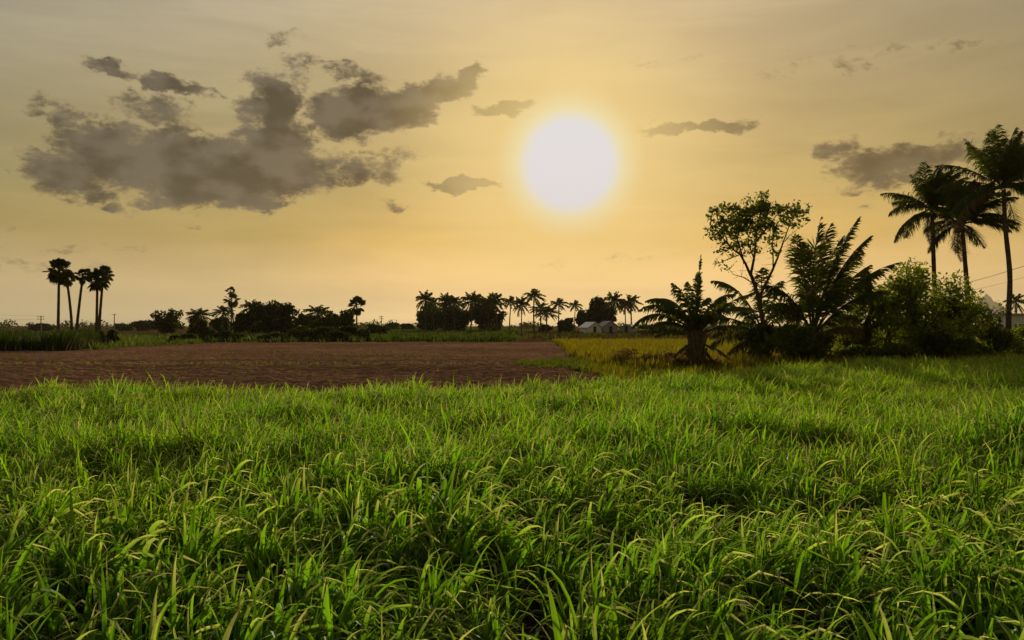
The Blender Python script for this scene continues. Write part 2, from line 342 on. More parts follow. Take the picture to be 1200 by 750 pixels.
# ------------------------------------------------------------------ scatter (one stuff object, its plants instanced)
def scatter(name, pts, rots, scl, idx, meshes, label, cat, parent=None, kind='stuff', group=None):
    col = bpy.data.collections.new(name + '_kinds')
    for i, me in enumerate(meshes):
        col.objects.link(bpy.data.objects.new('%s_kind_%02d' % (name, i), me))
    me = bpy.data.meshes.new(name); n = len(pts)
    me.vertices.add(n); me.vertices.foreach_set('co', np.asarray(pts, np.float32).ravel())
    a = me.attributes.new('rot', 'FLOAT_VECTOR', 'POINT'); a.data.foreach_set('vector', np.asarray(rots, np.float32).ravel())
    a = me.attributes.new('scl', 'FLOAT_VECTOR', 'POINT'); a.data.foreach_set('vector', np.asarray(scl, np.float32).ravel())
    a = me.attributes.new('idx', 'INT', 'POINT'); a.data.foreach_set('value', np.asarray(idx, np.int32))
    o = link(name, me, parent)
    g = bpy.data.node_groups.new(name, 'GeometryNodeTree')
    g.interface.new_socket('Geometry', in_out='INPUT', socket_type='NodeSocketGeometry')
    g.interface.new_socket('Geometry', in_out='OUTPUT', socket_type='NodeSocketGeometry')
    gi, go = g.nodes.new('NodeGroupInput'), g.nodes.new('NodeGroupOutput')
    ci = g.nodes.new('GeometryNodeCollectionInfo'); ci.inputs['Collection'].default_value = col
    ci.inputs['Separate Children'].default_value = True; ci.inputs['Reset Children'].default_value = True
    ip = g.nodes.new('GeometryNodeInstanceOnPoints'); ip.inputs['Pick Instance'].default_value = True
    def na(nm, dt):
        k = g.nodes.new('GeometryNodeInputNamedAttribute'); k.data_type = dt; k.inputs['Name'].default_value = nm; return k.outputs['Attribute']
    g.links.new(gi.outputs[0], ip.inputs['Points']); g.links.new(ci.outputs[0], ip.inputs['Instance'])
    g.links.new(na('idx', 'INT'), ip.inputs['Instance Index'])
    g.links.new(na('rot', 'FLOAT_VECTOR'), ip.inputs['Rotation']); g.links.new(na('scl', 'FLOAT_VECTOR'), ip.inputs['Scale'])
    g.links.new(ip.outputs[0], go.inputs[0])
    md = o.modifiers.new('scatter', 'NODES'); md.node_group = g
    return tag(o, label, cat, group, kind)

# ------------------------------------------------------------------ ground and fields
def sheet(name, poly, z, m, label, cat, kind='structure', cuts=0):
    me = bpy.data.meshes.new(name); me.from_pydata([(x, y, z) for x, y in poly], [], [tuple(range(len(poly)))])
    me.materials.append(m); return tag(link(name, me), label, cat, None, kind)
def poly_px(pts): return [(px(x, gd(y)), gd(y)) for x, y in pts]

sheet('ground', [(-9000, -60), (9000, -60), (9000, 14000), (-9000, 14000)], 0, MT['land'], 'flat dry farmland reaching to the horizon', 'ground')
# soil under the standing crop
CROP_BACK = [(-40, 17.5), (-14, 17.8), (-9.8, 18.2), (0, 18.9), (2.2, 20.5), (5.2, 24.), (8.6, 28.), (13.5, 32.5), (20, 35.5), (34, 37)]
def crop_back(x): return np.interp(x, [p[0] for p in CROP_BACK], [p[1] for p in CROP_BACK])
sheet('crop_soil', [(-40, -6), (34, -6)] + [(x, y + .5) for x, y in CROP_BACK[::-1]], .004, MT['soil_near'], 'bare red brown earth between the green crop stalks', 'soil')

# ploughed field: a displaced sheet with furrows and lumps
def vnoise(x, y, s, seed):
    r = np.random.default_rng(seed); G = r.random((257, 257))
    u, v = x / s + 91.3, y / s + 17.7
    i, j = np.floor(u).astype(int), np.floor(v).astype(int); fu, fv = u - i, v - j
    fu, fv = fu * fu * (3 - 2 * fu), fv * fv * (3 - 2 * fv)
    g = lambda a, b: G[a % 256, b % 256]
    return (g(i, j) * (1 - fu) + g(i + 1, j) * fu) * (1 - fv) + (g(i, j + 1) * (1 - fu) + g(i + 1, j + 1) * fu) * fv
pl_right = [(16.5, 4.6), (22, 4.), (28, 3.3), (36, 2.9), (44, 3.4), (60, 4.4), (93.3, 4.9)]
def ploughed():
    ys = np.concatenate([np.arange(16.9, 45, .17), np.arange(45, 93.4, .32)])
    nx = 420; V = []; 
    for y in ys:
        xr = np.interp(y, [p[0] for p in pl_right], [p[1] for p in pl_right]) + .5 * math.sin(y * .7)
        xl = -34 - .42 * (y - 16)
        if y > 58: xl = max(xl, -62 + (y - 58) * .95)
        V.append(np.stack([np.linspace(xl, xr, nx), np.full(nx, y)], 1))
    V = np.array(V); X, Y = V[..., 0], V[..., 1]
    z = .055 * np.sin((Y + .25 * np.sin(X * .13)) * 2 * math.pi / .75) * (.4 + vnoise(X, Y, 2.5, 1)) + .07 * (vnoise(X, Y, .40, 2) - .5) + .06 * (vnoise(X, Y, 1.1, 3) - .5) + .08 * (vnoise(X, Y, .20, 4) - .4)
    z = np.maximum(z + .075, .01); z[0] = z[-1] = .008; z[:, 0] = z[:, -1] = .008
    P = np.stack([X, Y, z], -1).reshape(-1, 3); ny = len(ys)
    i = (np.arange(ny - 1)[:, None] * nx + np.arange(nx - 1)[None]).ravel()
    return np_mesh('ploughed_field', P, np.stack([i, i + 1, i + nx + 1, i + nx], 1), MT['soil'])
tag(link('ploughed_field', ploughed()), 'freshly ploughed purple brown field beyond the green crop', 'ploughed field', None, 'structure')

yf = [(648, 402.2), (700, 402.0), (900, 402.0), (1400, 402), (1400, 437), (900, 437), (745, 445), (692, 440), (662, 424)]
sheet('yellow_field', poly_px(yf), .012, MT['yellowsoil'], 'ripening yellow green field behind the palms', 'field')
sheet('brown_strip', poly_px([(612, 386.5), (800, 386.5), (1300, 388), (1300, 401.6), (648, 401.6), (606, 401.4)]), .010, MT['brownstrip'], 'brown stubble strip behind the yellow field', 'field')
sheet('green_strip', poly_px([(420, 385.5), (611, 385.5), (604, 401.2), (420, 402), (240, 403), (235, 392), (300, 389)]), .014, MT['greenstrip'], 'dark green low crop strip before the palm grove', 'field')
sheet('pale_field', poly_px([(108, 393), (240, 392), (236, 404), (110, 411)]), .016, MT['yellowsoil'], 'pale green strip between palmyra palms and round tree', 'field')
sheet('far_brown_field', poly_px([(-60, 384.2), (238, 384.2), (232, 391.6), (-60, 392)]), .018, MT['brownstrip'], 'far brown field under the round tree at left', 'field')

# earth bund with dry grass crossing the ploughed field
mb = MB(); xs = np.linspace(-40, 4.5, 120)
prof = [(-.5, .0), (-.25, .09), (.0, .11), (.25, .08), (.5, .0)]
vs = []; fs = []
for i, x in enumerate(xs):
    yc = 38.6 + .35 * math.sin(x * .22); k = .8 + .4 * random.random()
    for (dy, z) in prof: vs.append((x, yc + dy + random.uniform(-.04, .04), z * k + (0 if z else .004)))
for i in range(len(xs) - 1):
    for k in range(4): fs.append((i * 5 + k, (i + 1) * 5 + k, (i + 1) * 5 + k + 1, i * 5 + k + 1))
mb.add(vs, fs); tag(link('field_bund', mb.mesh('field_bund', MT['bund'])), 'low earth bund crossing the ploughed field', 'bund', None, 'structure')

# ------------------------------------------------------------------ crop plants
WIND = np.array([.55, -.10, 0.])
def leaf_strip(mb, base, d0, Ln, w, droop, wind, seg=7, dry=0., var=.5, fold=.25, cols=3, twist=0., kink=0.):
    d = unit(d0); p = np.asarray(base, float); ds = Ln / seg; vs = []; ts = []
    side = unit(np.cross(d, [0, 0, 1]) + 1e-6)
    for i in range(seg + 1):
        s = i / seg
        ww = w * .5 * (min(1, .55 + 2.2 * s) if s < .25 else max(0.02, (1 - ((s - .25) / .75) ** 2.1)))
        sd_ = unit(np.cross(d, [0, 0, 1]) * .7 + side * .5); nrm = unit(np.cross(sd_, d))
        if twist: a = twist * s; sd_ = sd_ * math.cos(a) + nrm * math.sin(a); nrm = unit(np.cross(sd_, d))
        if cols == 3:
            vs += [p - sd_ * ww, p - nrm * ww * fold * 2, p + sd_ * ww]; ts += [s, s, s]
        else:
            vs += [p - sd_ * ww, p + sd_ * ww]; ts += [s, s]
        p = p + d * ds
        if kink and i == max(2, int(seg * kink)): d = unit(d * .35 + np.array([d[0], d[1], 0]) * .9 + wind * .5 + np.array([0, 0, -.35]))
        d = unit(d + ds / Ln * (np.array([0, 0, -1.]) * droop * (.35 + 1.5 * s) + wind * (.3 + s)))
    fs = []
    for i in range(seg):
        for k in range(cols - 1):
            fs.append((i * cols + k, i * cols + k + 1, (i + 1) * cols + k + 1, (i + 1) * cols + k))
    mb.add(vs, fs, ts, [min(1., max(0., (q - .54) * 3.2)) * -dry for q in ts] if dry < 0 else dry, var)  # negative dry: straw tip that also paints in the whitish highlight
def plant_plan(r, H=.72, tillers=2, nl=7, wide=1., whorl=1.):
    """stalks and leaves of one crop plant as parameter lists"""
    stalks, leaves = [], []
    for k in range(tillers):
        a = r.uniform(0, 6.28); b = np.array([math.cos(a), math.sin(a), 0]) * (.0 if k == 0 else r.uniform(.03, .09))
        h = H * r.uniform(.42, .62) * (1 if k == 0 else .85); lean = np.array([r.normal(.05, .05), r.normal(0, .05), 0])
        top = b + np.array([0, 0, h]) + lean * h * 1.6
        stalks.append((b, b * .6 + top * .4 - lean * .1 * h, top, r.uniform(.006, .010)))
        ang = r.uniform(0, 6.28)
        for j in range(nl):
            f = .12 + .88 * (j + .5) / nl; pos = b + (top - b) * f
            ang += math.pi + r.normal(0, .35); e = R(r.uniform(40, 66) + 18 * f)
            d = np.array([math.cos(ang) * math.cos(e), math.sin(ang) * math.cos(e), math.sin(e)])
            Ln = H * r.uniform(.50, .82) * (.75 + .35 * math.sin(f * 2.6)); w = r.uniform(.014, .028) * (H / .72) * wide; kk = r.uniform(.35, .75) if r.random() < .42 else 0.
            dry = 1. * (r.random() < (.5 if f < .42 else .03)) * r.uniform(.5, 1.)
            if not dry and r.random() < (.6 if kk else .3): dry = -r.uniform(.4, 1.)  # pale tip, partly dry straw, partly sun glint put into the colour
            leaves.append((pos, d, Ln, w, (r.uniform(.5, 1.3) if kk else r.uniform(1.1, 3.0)), WIND * r.uniform(.5, 1.7), dry, r.random() if dry <= 0 else r.uniform(-.5, .3), r.normal(0, .7), kk))
        # upright whorl
        for j in range(2):
            d = unit([r.normal(.06, .16), r.normal(0, .16), 1]); 
            leaves.append((top - np.array([0, 0, .05]), d, H * r.uniform(.30, .50) * whorl, r.uniform(.012, .020) * wide, r.uniform(.5, 2.6), WIND * r.uniform(.5, 1.3), 0., r.random(), r.normal(0, .5), 0.))
    return stalks, leaves
def plant_mesh(name, r, detail, **k):
    st, lv = plant_plan(r, **k); mb = MB()
    for b, m_, t_, rad in st: mb.tube([b, m_, t_], [rad, rad * .9, rad * .45], 5 if detail else 3, mi=1, cap=False)
    for (p, d, Ln, w, dr, wd, dry, var, tw, kk) in lv:
        leaf_strip(mb, p, d, Ln, w * (1 if detail else 1.12), dr, wd, 8 if detail else 5, dry, var, .25, 3 if detail else 2, tw, kk)
    return mb.mesh(name, [MT['crop'] if detail else MT['crop_far'], MT['crop_stalk']])
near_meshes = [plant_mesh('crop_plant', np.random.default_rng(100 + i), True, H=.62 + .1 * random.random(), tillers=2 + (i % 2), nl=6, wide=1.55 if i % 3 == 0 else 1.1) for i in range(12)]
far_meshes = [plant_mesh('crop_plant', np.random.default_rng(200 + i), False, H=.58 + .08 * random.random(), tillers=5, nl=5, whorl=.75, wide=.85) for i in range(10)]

def crop_points(y0, y1, dens):
    xm = lambda y: .70 * y + 2.5
    A = (y1 - y0) * 2 * xm(y1); n = int(A * dens); P = np.stack([rng.uniform(-xm(y1), xm(y1), n), rng.uniform(y0, y1, n)], 1)
    P = P[np.abs(P[:, 0]) < xm(P[:, 1])]; P = P[P[:, 1] < crop_back(P[:, 0]) + rng.normal(0, .25, len(P))]
    # clumpy stand with a thin furrow running away from the viewer
    q = vnoise(P[:, 0], P[:, 1], .55, 21); keep = rng.random(len(P)) < (.20 + 1.35 * q)
    fx = -.10 + .02 * P[:, 1] + .15 * np.sin(P[:, 1] * .6)
    keep &= ~((np.abs(P[:, 0] - fx) < .15) & (P[:, 1] < 9) & (rng.random(len(P)) < .85))
    return P[keep]
def crop_scale(P):
    b = vnoise(P[:, 0], P[:, 1], 1.9, 31) - .5; b2 = vnoise(P[:, 0], P[:, 1], .7, 32) - .5
    s = 1.0 + .40 * b + .34 * b2 + rng.normal(0, .09, len(P))
    s = s + .75 * np.exp(-((P[:, 0] - 6.5) ** 2 / .7 + (P[:, 1] - 10.2) ** 2 / 1.5))
    return np.clip(s, .6, 1.8)
pts = np.concatenate([crop_points(2.0, 8, 36), crop_points(8, 18, 42), crop_points(18, 37, 34)])
# the nearest plants stand as plants of their own
vis = np.abs(pts[:, 0]) < .66 * pts[:, 1] + .15
order = np.argsort(np.where((pts[:, 1] > 2.55) & vis, pts[:, 1], 99))
near_i = order[:290]; rest = np.setdiff1d(np.arange(len(pts)), near_i)
def lay(P, kinds):
    n = len(P); s = crop_scale(P)
    wl = .05 + .22 * np.clip(P[:, 0] / 5, 0, 1) + .50 * (vnoise(P[:, 0], P[:, 1], 1.3, 41) - .45)
    rot = np.stack([rng.normal(0, .07, n), wl + rng.normal(0, .08, n), rng.uniform(-.9, .9, n)], 1)
    return np.c_[P, np.zeros(n)], rot, np.stack([s, s, s * rng.uniform(.92, 1.1, n)], 1), rng.integers(0, kinds, n)
Pf = pts[rest]; a, b, c, d = lay(Pf, len(far_meshes))
d = np.where(Pf[:, 1] < 8, d % len(near_meshes), 12 + d % len(far_meshes))
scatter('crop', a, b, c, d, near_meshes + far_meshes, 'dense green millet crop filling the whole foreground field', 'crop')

plant_kinds = []
def build_plant(seed, H, tillers, nl):
    """one plant: a stalk part per tiller and a part per leaf"""
    r = np.random.default_rng(seed); st, lv = plant_plan(r, H, tillers, nl, 1.5); out = []
    for b_, m_, t_, rad in st:
        mb = MB(); mb.tube([b_, m_, t_], [rad, rad * .9, rad * .45], 6, cap=False); out.append(('stalk', mb.mesh('stalk', MT['crop_stalk'])))
    for (p, dd, Ln, w, dr, wd, dry, var, tw, kk) in lv:
        mb = MB(); leaf_strip(mb, p, dd, Ln, w, dr, wd, 10, dry, var, .25, 3, tw, kk); out.append(('leaf', mb.mesh('leaf', MT['crop'])))
    return out
proto = [build_plant(400 + i, .68, 1 if i % 3 else 2, 6) for i in range(10)]
LEAFED = 110
lab_near = 'young green millet plant at the near edge of the crop'
for q, i in enumerate(near_i):
    x, y = pts[i]; s = float(crop_scale(pts[i:i + 1])[0]); rz = float(rng.uniform(-.9, .9)); ry = float(rng.normal(.06, .06))
    if q < LEAFED:
        o = thing('millet_plant', (x, y, 0), lab_near, 'crop plant', 'millet plants along the near edge')
        for nm, me in proto[q % 10]: link(nm, me, o)
    else:
        o = link('millet_plant', near_meshes[q % len(near_meshes)], None, (x, y, 0)); tag(o, lab_near, 'crop plant', 'millet plants along the near edge')
    o.rotation_euler = (0, ry, rz); o.scale = (s, s, s)

# ------------------------------------------------------------------ grass and low field plants
def tuft_mesh(r, n, h, w, spread, mat, bend=.5, wind=.25):
    mb = MB()
    for k in range(n):
        a = r.uniform(0, 6.28); q = r.uniform(0, spread); p = np.array([math.cos(a) * q, math.sin(a) * q, 0])
        d = unit([math.cos(a) * r.uniform(.05, .45), math.sin(a) * r.uniform(.05, .45), 1])
        leaf_strip(mb, p, d, h * r.uniform(.6, 1.1), w * r.uniform(.7, 1.2), r.uniform(.1, bend), np.array([wind, 0, 0]) * r.uniform(.5, 1.5), 3, .8 * (r.random() < .12), r.random(), 0, 2)
    return mb.mesh('tuft', mat)
def in_poly(P, poly):
    x, y = P[:, 0], P[:, 1]; c = np.zeros(len(P), bool); n = len(poly)
    for i in range(n):
        (x1, y1), (x2, y2) = poly[i], poly[(i + 1) % n]
        with np.errstate(divide='ignore', invalid='ignore'):
            c ^= ((y1 > y) != (y2 > y)) & (x < (x2 - x1) * (y - y1) / (y2 - y1 + 1e-12) + x1)
    return c
def fill(poly, n, bias=0.):
    A = np.array(poly); lo, hi = A.min(0), A.max(0)
    P = np.stack([rng.uniform(lo[0], hi[0], n * 3), rng.uniform(lo[1], hi[1], n * 3)], 1)
    return P[in_poly(P, poly)][:n]
def grass(name, poly, n, kinds, label, cat, smin=.7, smax=1.25, noise=None, z=0., rough=False):
    P = fill(poly, n)
    if noise:
        q = vnoise(P[:, 0], P[:, 1], noise, 77); P = P[rng.random(len(P)) < np.clip(2.2 * q - .35, 0, 1)]
    m = len(P); s = rng.uniform(smin, smax, m)
    if rough: s *= .45 + 1.1 * vnoise(P[:, 0], P[:, 1], 4.5, 55)
    scatter(name, np.c_[P, np.full(m, z)], np.stack([np.zeros(m), rng.normal(0, .05, m), rng.uniform(-.8, .8, m)], 1), np.stack([s, s, s], 1), rng.integers(0, len(kinds), m), kinds, label, cat)
g = lambda s: np.random.default_rng(s)
paddy = [tuft_mesh(g(i), 14, .62, .030, .22, MT['paddy']) for i in range(4)]
paddy_far = [tuft_mesh(g(10 + i), 12, .65, .07, .5, MT['paddy']) for i in range(3)]
pj = poly_px([(653, 403), (1330, 403), (1330, 437), (900, 437), (750, 439), (705, 433), (672, 420)])
grass('yellow_crop', [p for p in pj], 15000, paddy + paddy_far, 'ripening yellow green grass crop behind the palms', 'grass')
gt = [tuft_mesh(g(20 + i), 14, .5, .03, .2, MT['greenfield']) for i in range(4)]
gtf = [tuft_mesh(g(30 + i), 14, .85, .10, .6, MT['tallcrop' if i else 'greenfield']) for i in range(4)]
dg = [tuft_mesh(g(40 + i), 12, .36, .018, .12, MT['drygrass'], .8) for i in range(3)]
bund_line = [(-40, 38.25), (4.5, 38.3), (4.5, 38.95), (-40, 38.95)]
grass('bund_grass', bund_line, 800, dg, 'thin dry grass along the low earth bund', 'grass', .25, .6, 3.0, .12)
grass('weeds', [(-34, 17.5), (4, 17.5), (3.4, 60), (-45, 60)], 1900, dg + gt, 'sparse weeds scattered over the ploughed field', 'weeds', .2, .6, 5., .05)
grass('verge_grass', [(.2, 37.), (2.6, 34.5), (6, 31), (8., 36), (6.5, 43.5), (4.6, 46), (.2, 41.5)], 2000, gt + dg, 'short green grass where bund meets the yellow field', 'grass', .4, .8, None, .0)
grass('rough_grass', [(3.2, 22), (6, 25), (12, 31), (13, 36), (2.8, 35), (3.2, 28)], 1500, gt + dg + paddy[:2], 'rough weedy grass between the green crop and the palms', 'grass', .5, .95)
grass('field_edge_grass', [(4.4, 45), (5.4, 45), (5.9, 93), (4.8, 93)], 900, gt + paddy, 'grass along the ploughed field edge', 'grass', .6, 1.1)
grass('green_crop', poly_px([(425, 386.3), (608, 386.3), (602, 401.5), (420, 402.3), (300, 402.8), (245, 402.8), (240, 395), (300, 392)]), 9000, gtf, 'low dark green crop strip before the palm grove', 'crop', .6, 1.2)
grass('pale_grass', poly_px([(108, 394.5), (238, 393), (236, 404), (110, 412)]), 3500, gt + gtf[:1], 'pale green grass strip beside the palmyra palms', 'grass', .6, 1.0)
grass('stubble', poly_px([(612, 389), (800, 389), (1250, 390), (1250, 401.8), (648, 401.8), (608, 401.4)]), 4200, [tuft_mesh(g(50 + i), 12, .8, .08, .6, MT['stubble' if i else 'greenfield']) for i in range(3)], 'brown stubble and weeds behind the yellow field', 'grass', .5, 1.0, 14.)
tall = [tuft_mesh(g(60 + i), 26, 1.75, .10, .7, MT['tallcrop'], 1.6, .3) for i in range(5)]
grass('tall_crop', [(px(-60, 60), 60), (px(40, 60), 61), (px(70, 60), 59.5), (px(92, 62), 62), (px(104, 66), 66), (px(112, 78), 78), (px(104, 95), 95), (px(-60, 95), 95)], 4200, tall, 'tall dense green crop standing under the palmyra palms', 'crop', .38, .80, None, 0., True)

# ------------------------------------------------------------------ palms
def frond_mesh(base, d0, Ln, droop, wind, n, ll, lw, hang=.55, seed=0, mat=None, dry=0., sweep=1.0, rr=.035, stalk=.14):
    r = np.random.default_rng(seed); seg = 12; ds = Ln / seg; d = unit(d0); p = np.asarray(base, float); P = [p]; Dv = [d]
    for i in range(seg):
        s = (i + 1) / seg; p = p + d * ds; P.append(p)
        d = unit(d + (np.array([0, 0, -1.]) * droop * (.4 + 1.2 * s) + np.asarray(wind) * (.3 + .9 * s)) / seg); Dv.append(d)
    mb = MB(); mb.tube(P, [rr * (1 - .85 * i / seg) for i in range(seg + 1)], 4, .3, .6, cap=False)
    P, Dv = np.array(P), np.array(Dv)
    gaps = [(r.uniform(0, n), r.uniform(1, n * .06)) for _ in range(3)]
    gap_ = lambda k: any(a < k < a + b for a, b in gaps)
    for k in range(n):
        if r.random() < .07 or gap_(k): continue
        s = stalk + (1 - stalk) * min(.995, (k + r.uniform(.1, .9)) / n); f = s * seg; i = min(seg - 1, int(f)); w = f - i
        pos = P[i] * (1 - w) + P[i + 1] * w; dd = unit(Dv[i] * (1 - w) + Dv[i + 1] * w)
        sd_ = np.cross(dd, [0, 0, 1]); sd_ = unit(sd_) if np.linalg.norm(sd_) > .15 else unit(np.cross(dd, [0.2, 1, 0]))
        prof = ll * max(.18, math.sin(math.pi * min(1., .12 + .86 * ((s - stalk) / (1 - stalk)))) ** .7)
        for sg in (-1, 1):
            l = prof * r.uniform(.7, 1.12); hg = hang * r.uniform(.4, 1.7)
            a = unit(sd_ * sg * r.uniform(.7, 1.1) + dd * sweep * r.uniform(.5, 1.6) + np.array([0, 0, -hg * .5]) + np.asarray(wind) * .6 + r.normal(0, .17, 3))
            b = unit(a + np.array([0, 0, -hg]) + np.asarray(wind) * .5)
            wv = unit(dd * .8 + np.array([0, 0, .3])) * lw * .5 * r.uniform(.8, 1.2)
            m1 = pos + a * l * .5; tip = m1 + b * l * .5
            mb.add([pos - wv * .6, pos + wv * .6, m1 + wv, m1 - wv, tip], [(0, 1, 2, 3), (3, 2, 4)], [.3, .3, .7, .7, 1], dry if r.random() < .9 else 1 - dry * .3, r.random())
    return mb.mesh('frond', mat or MT['frond'])
def trunk_mesh(pts, r0, r1, sides=10, flare=1.5, rings=True, mat=None):
    pts = [np.asarray(p, float) for p in pts]; n = 18; t = np.linspace(0, 1, n); A = np.array(pts); u = np.linspace(0, 1, len(pts))
    Q = np.stack([np.interp(t, u, A[:, k]) for k in range(3)], 1)
    for _ in range(2): Q[1:-1] = .25 * Q[:-2] + .5 * Q[1:-1] + .25 * Q[2:]
    rad = [(r0 + (r1 - r0) * a) * (1 + (flare - 1) * math.exp(-a * 14)) * (1 + (.05 if rings and i % 2 else 0)) for i, a in enumerate(t)]
    mb = MB(); mb.tube(Q, rad, sides); return mb.mesh('trunk', mat or MT['palm_bark'])
def tall_palm(base, top, crown, label, seed, Ln=2.9, nf=34, wind=(.62, -.1, .05), r0=.155, r1=.105, nl=104):
    r = np.random.default_rng(seed); base = np.asarray(base, float); o = thing('coconut_palm', base, label, 'palm tree', 'tall coconut palms on the right')
    tp = np.asarray(top, float) - base; mid = tp * .5 + np.array([r.normal(0, .12), 0, 0])
    link('trunk', trunk_mesh([np.zeros(3), tp * .25, mid, tp * .78, tp], r0, r1), o)
    for k in range(nf):
        a = k * 2.39996 + r.normal(0, .2); f = (k + .5) / nf; e = R(88 - 112 * f ** 1.35 + r.normal(0, 10))
        d = [math.cos(a) * math.cos(e), math.sin(a) * math.cos(e), math.sin(e)]
        l = Ln * (.88 + .16 * min(1, f * 1.7)) * r.uniform(.82, 1.12)
        me = frond_mesh(tp + np.array([math.cos(a) * .1, math.sin(a) * .1, .1]), d, l, .75 + .55 * f, np.array(wind) * r.uniform(.6, 1.6), nl, .95, .05, .85, seed * 50 + k, dry=.85 if f > .95 else 0.)
        link('frond', me, o)
    for k in range(5):                                       # green nuts under the crown
        a = r.uniform(0, 6.28); mb = MB(); c = tp + np.array([math.cos(a) * .25, math.sin(a) * .25, -.22 - .12 * r.random()])
        mb.tube([c + [0, 0, .16], c + [0, 0, .10], c, c - [0, 0, .09], c - [0, 0, .13]], [.02, .09, .12, .09, .02], 7); link('coconut', mb.mesh('coconut', MT['crop_stalk']), o)
    return o
def gp(xp, d): return np.array([px(xp, d), d, 0.])
tall_palm(gp(1097, 49), pp(1093, 247, 49), None, 'coconut palm with fronds streaming left above the leafy shrubs', 11)
tall_palm(gp(1140, 47), pp(1128, 264, 47), None, 'shorter leaning coconut palm between two taller ones', 12, Ln=2.8)
tall_palm(gp(1183, 44), pp(1177, 222, 44), None, 'tallest coconut palm with full crown at the right edge', 13, Ln=3.5, nf=40)

def young_palm(base, label, fr, seed, stump=(1.9, .42, .26), wind=(.25, 0, 0), nl=54, ll=.75):
    """fr: (screen angle deg, depth component, length m, droop, hang, dry)"""
    r = np.random.default_rng(seed); o = thing('young_coconut_palm', base, label, 'palm tree', 'young coconut palms in the field')
    h, a, b = stump; mb = MB()
    Z = np.linspace(0, h, 9); mb.tube([(r.normal(0, .02), r.normal(0, .02), z) for z in Z], [a * (1 + .10 * (i % 2)) + (b - a) * z / h for i, z in enumerate(Z)], 10)
    link('trunk', mb.mesh('trunk', MT['palm_bark']), o)
    for k in range(22):                                      # old leaf bases hugging the trunk
        q = k * 2.39996; z0 = .12 + (h - .5) * k / 22; e_ = np.array([math.cos(q), math.sin(q), 0]); l_ = r.uniform(.45, .95)
        mb = MB(); mb.tube([e_ * (a * .8) + [0, 0, z0], e_ * (a * 1.08 + .05) + [0, 0, z0 + l_ * .5], e_ * (a * 1.15 + r.uniform(.08, .28)) + [0, 0, z0 + l_]], [.085, .06, .022], 5)
        link('leaf_base', mb.mesh('leaf_base', MT['leaf_base']), o)
    for k, (an, yd, l, dr, hang, dry, *lk) in enumerate(fr):
        d = unit([math.cos(R(an)), yd, math.sin(R(an))]); z = h - .55 + .55 * max(0, math.sin(R(an)))
        link('frond', frond_mesh((d[0] * .12, d[1] * .12, z), d, l, dr, np.array(wind) * r.uniform(.5, 1.4), nl, ll * (lk[0] if lk else 1.), .075, hang, seed * 70 + k, dry=dry, rr=.05, stalk=.22), o)
    return o
# stout young palm on the left of the clump
fr1 = [(87, .05, 3.3, .06, .2, 0, .3), (91, -.1, 2.5, .3, .4, 0, .6), (95, .3, 2.3, .5, .7, 0, .7), (106, -.15, 2.5, 1.4, 1.1, 0), (112, .3, 2.7, 1.8, 1.1, 0), (117, .1, 2.8, 1.9, 1.2, 0), (123, -.3, 2.6, 1.7, 1.1, 0),
       (128, -.2, 3.2, 1.7, .8, 0), (133, .2, 3.2, 2.1, .9, 0), (141, -.3, 2.5, 1.5, .9, .2, .8), (152, .3, 1.8, 1.2, .8, .2, .8), (195, -.5, 1.3, .7, .6, .9, .5), (78, .3, 2.1, 1.6, .9, 0, .8), (72, -.2, 2.4, 1.7, 1.1, 0), (60, .2, 2.3, 1.3, 1., 0, .8),
       (54, -.3, 3.0, .9, .8, 0, .7), (46, .35, 3.5, 1.2, 1.0, 0, .7), (34, -.35, 2.2, 1.2, .9, .3, .7), (-15, -.4, 1.5, .7, .7, .9, .5), (70, -.8, 2.1, 1.6, 1., 0), (110, -.8, 2.1, 1.6, 1., 0), (66, .8, 2.1, 1.4, 1., 0), (106, .8, 2.2, 1.5, 1., 0), (90, -.9, 2.0, 1.7, 1., 0)]
young_palm(gp(816, 34.5), 'stout young coconut palm alone in the yellow field', fr1 + [(250, -.6, 1.3, .5, .6, .9, .5), (285, -.5, 1.3, .5, .6, .9, .5), (225, .5, 1.4, .5, .6, .9, .5), (-40, .5, 1.4, .5, .6, .9, .5)], 21, (1.8, .28, .36), (.07, 0, 0), 58, .64)
# palm with the long arching fronds
fr2 = [(112, .1, 3.8, 1.7, .9, 0), (95, -.2, 3.4, 1.5, 1.0, 0), (78, .2, 3.3, 1.6, 1.1, 0), (130, -.2, 3.6, 1.5, 1.0, 0), (146, .1, 3.6, 1.35, 1.1, .2), (155, -.3, 3.2, 1.3, 1.0, .4), (165, .3, 2.8, 1.3, .9, .3),
       (60, -.3, 2.8, 1.6, .9, 0), (45, .3, 2.7, 1.5, .9, 0), (100, .8, 2.6, 1.4, .8, 0), (80, -.9, 2.6, 1.4, .8, 0), (185, -.3, 2.2, .9, .7, .8), (20, .5, 2.3, 1.2, .8, 0)]
young_palm(gp(893, 41.5), 'young coconut palm with long arching fronds under the sparse tree', fr2, 22, (1.9, .3, .22), (.15, 0, 0), 70, .9)
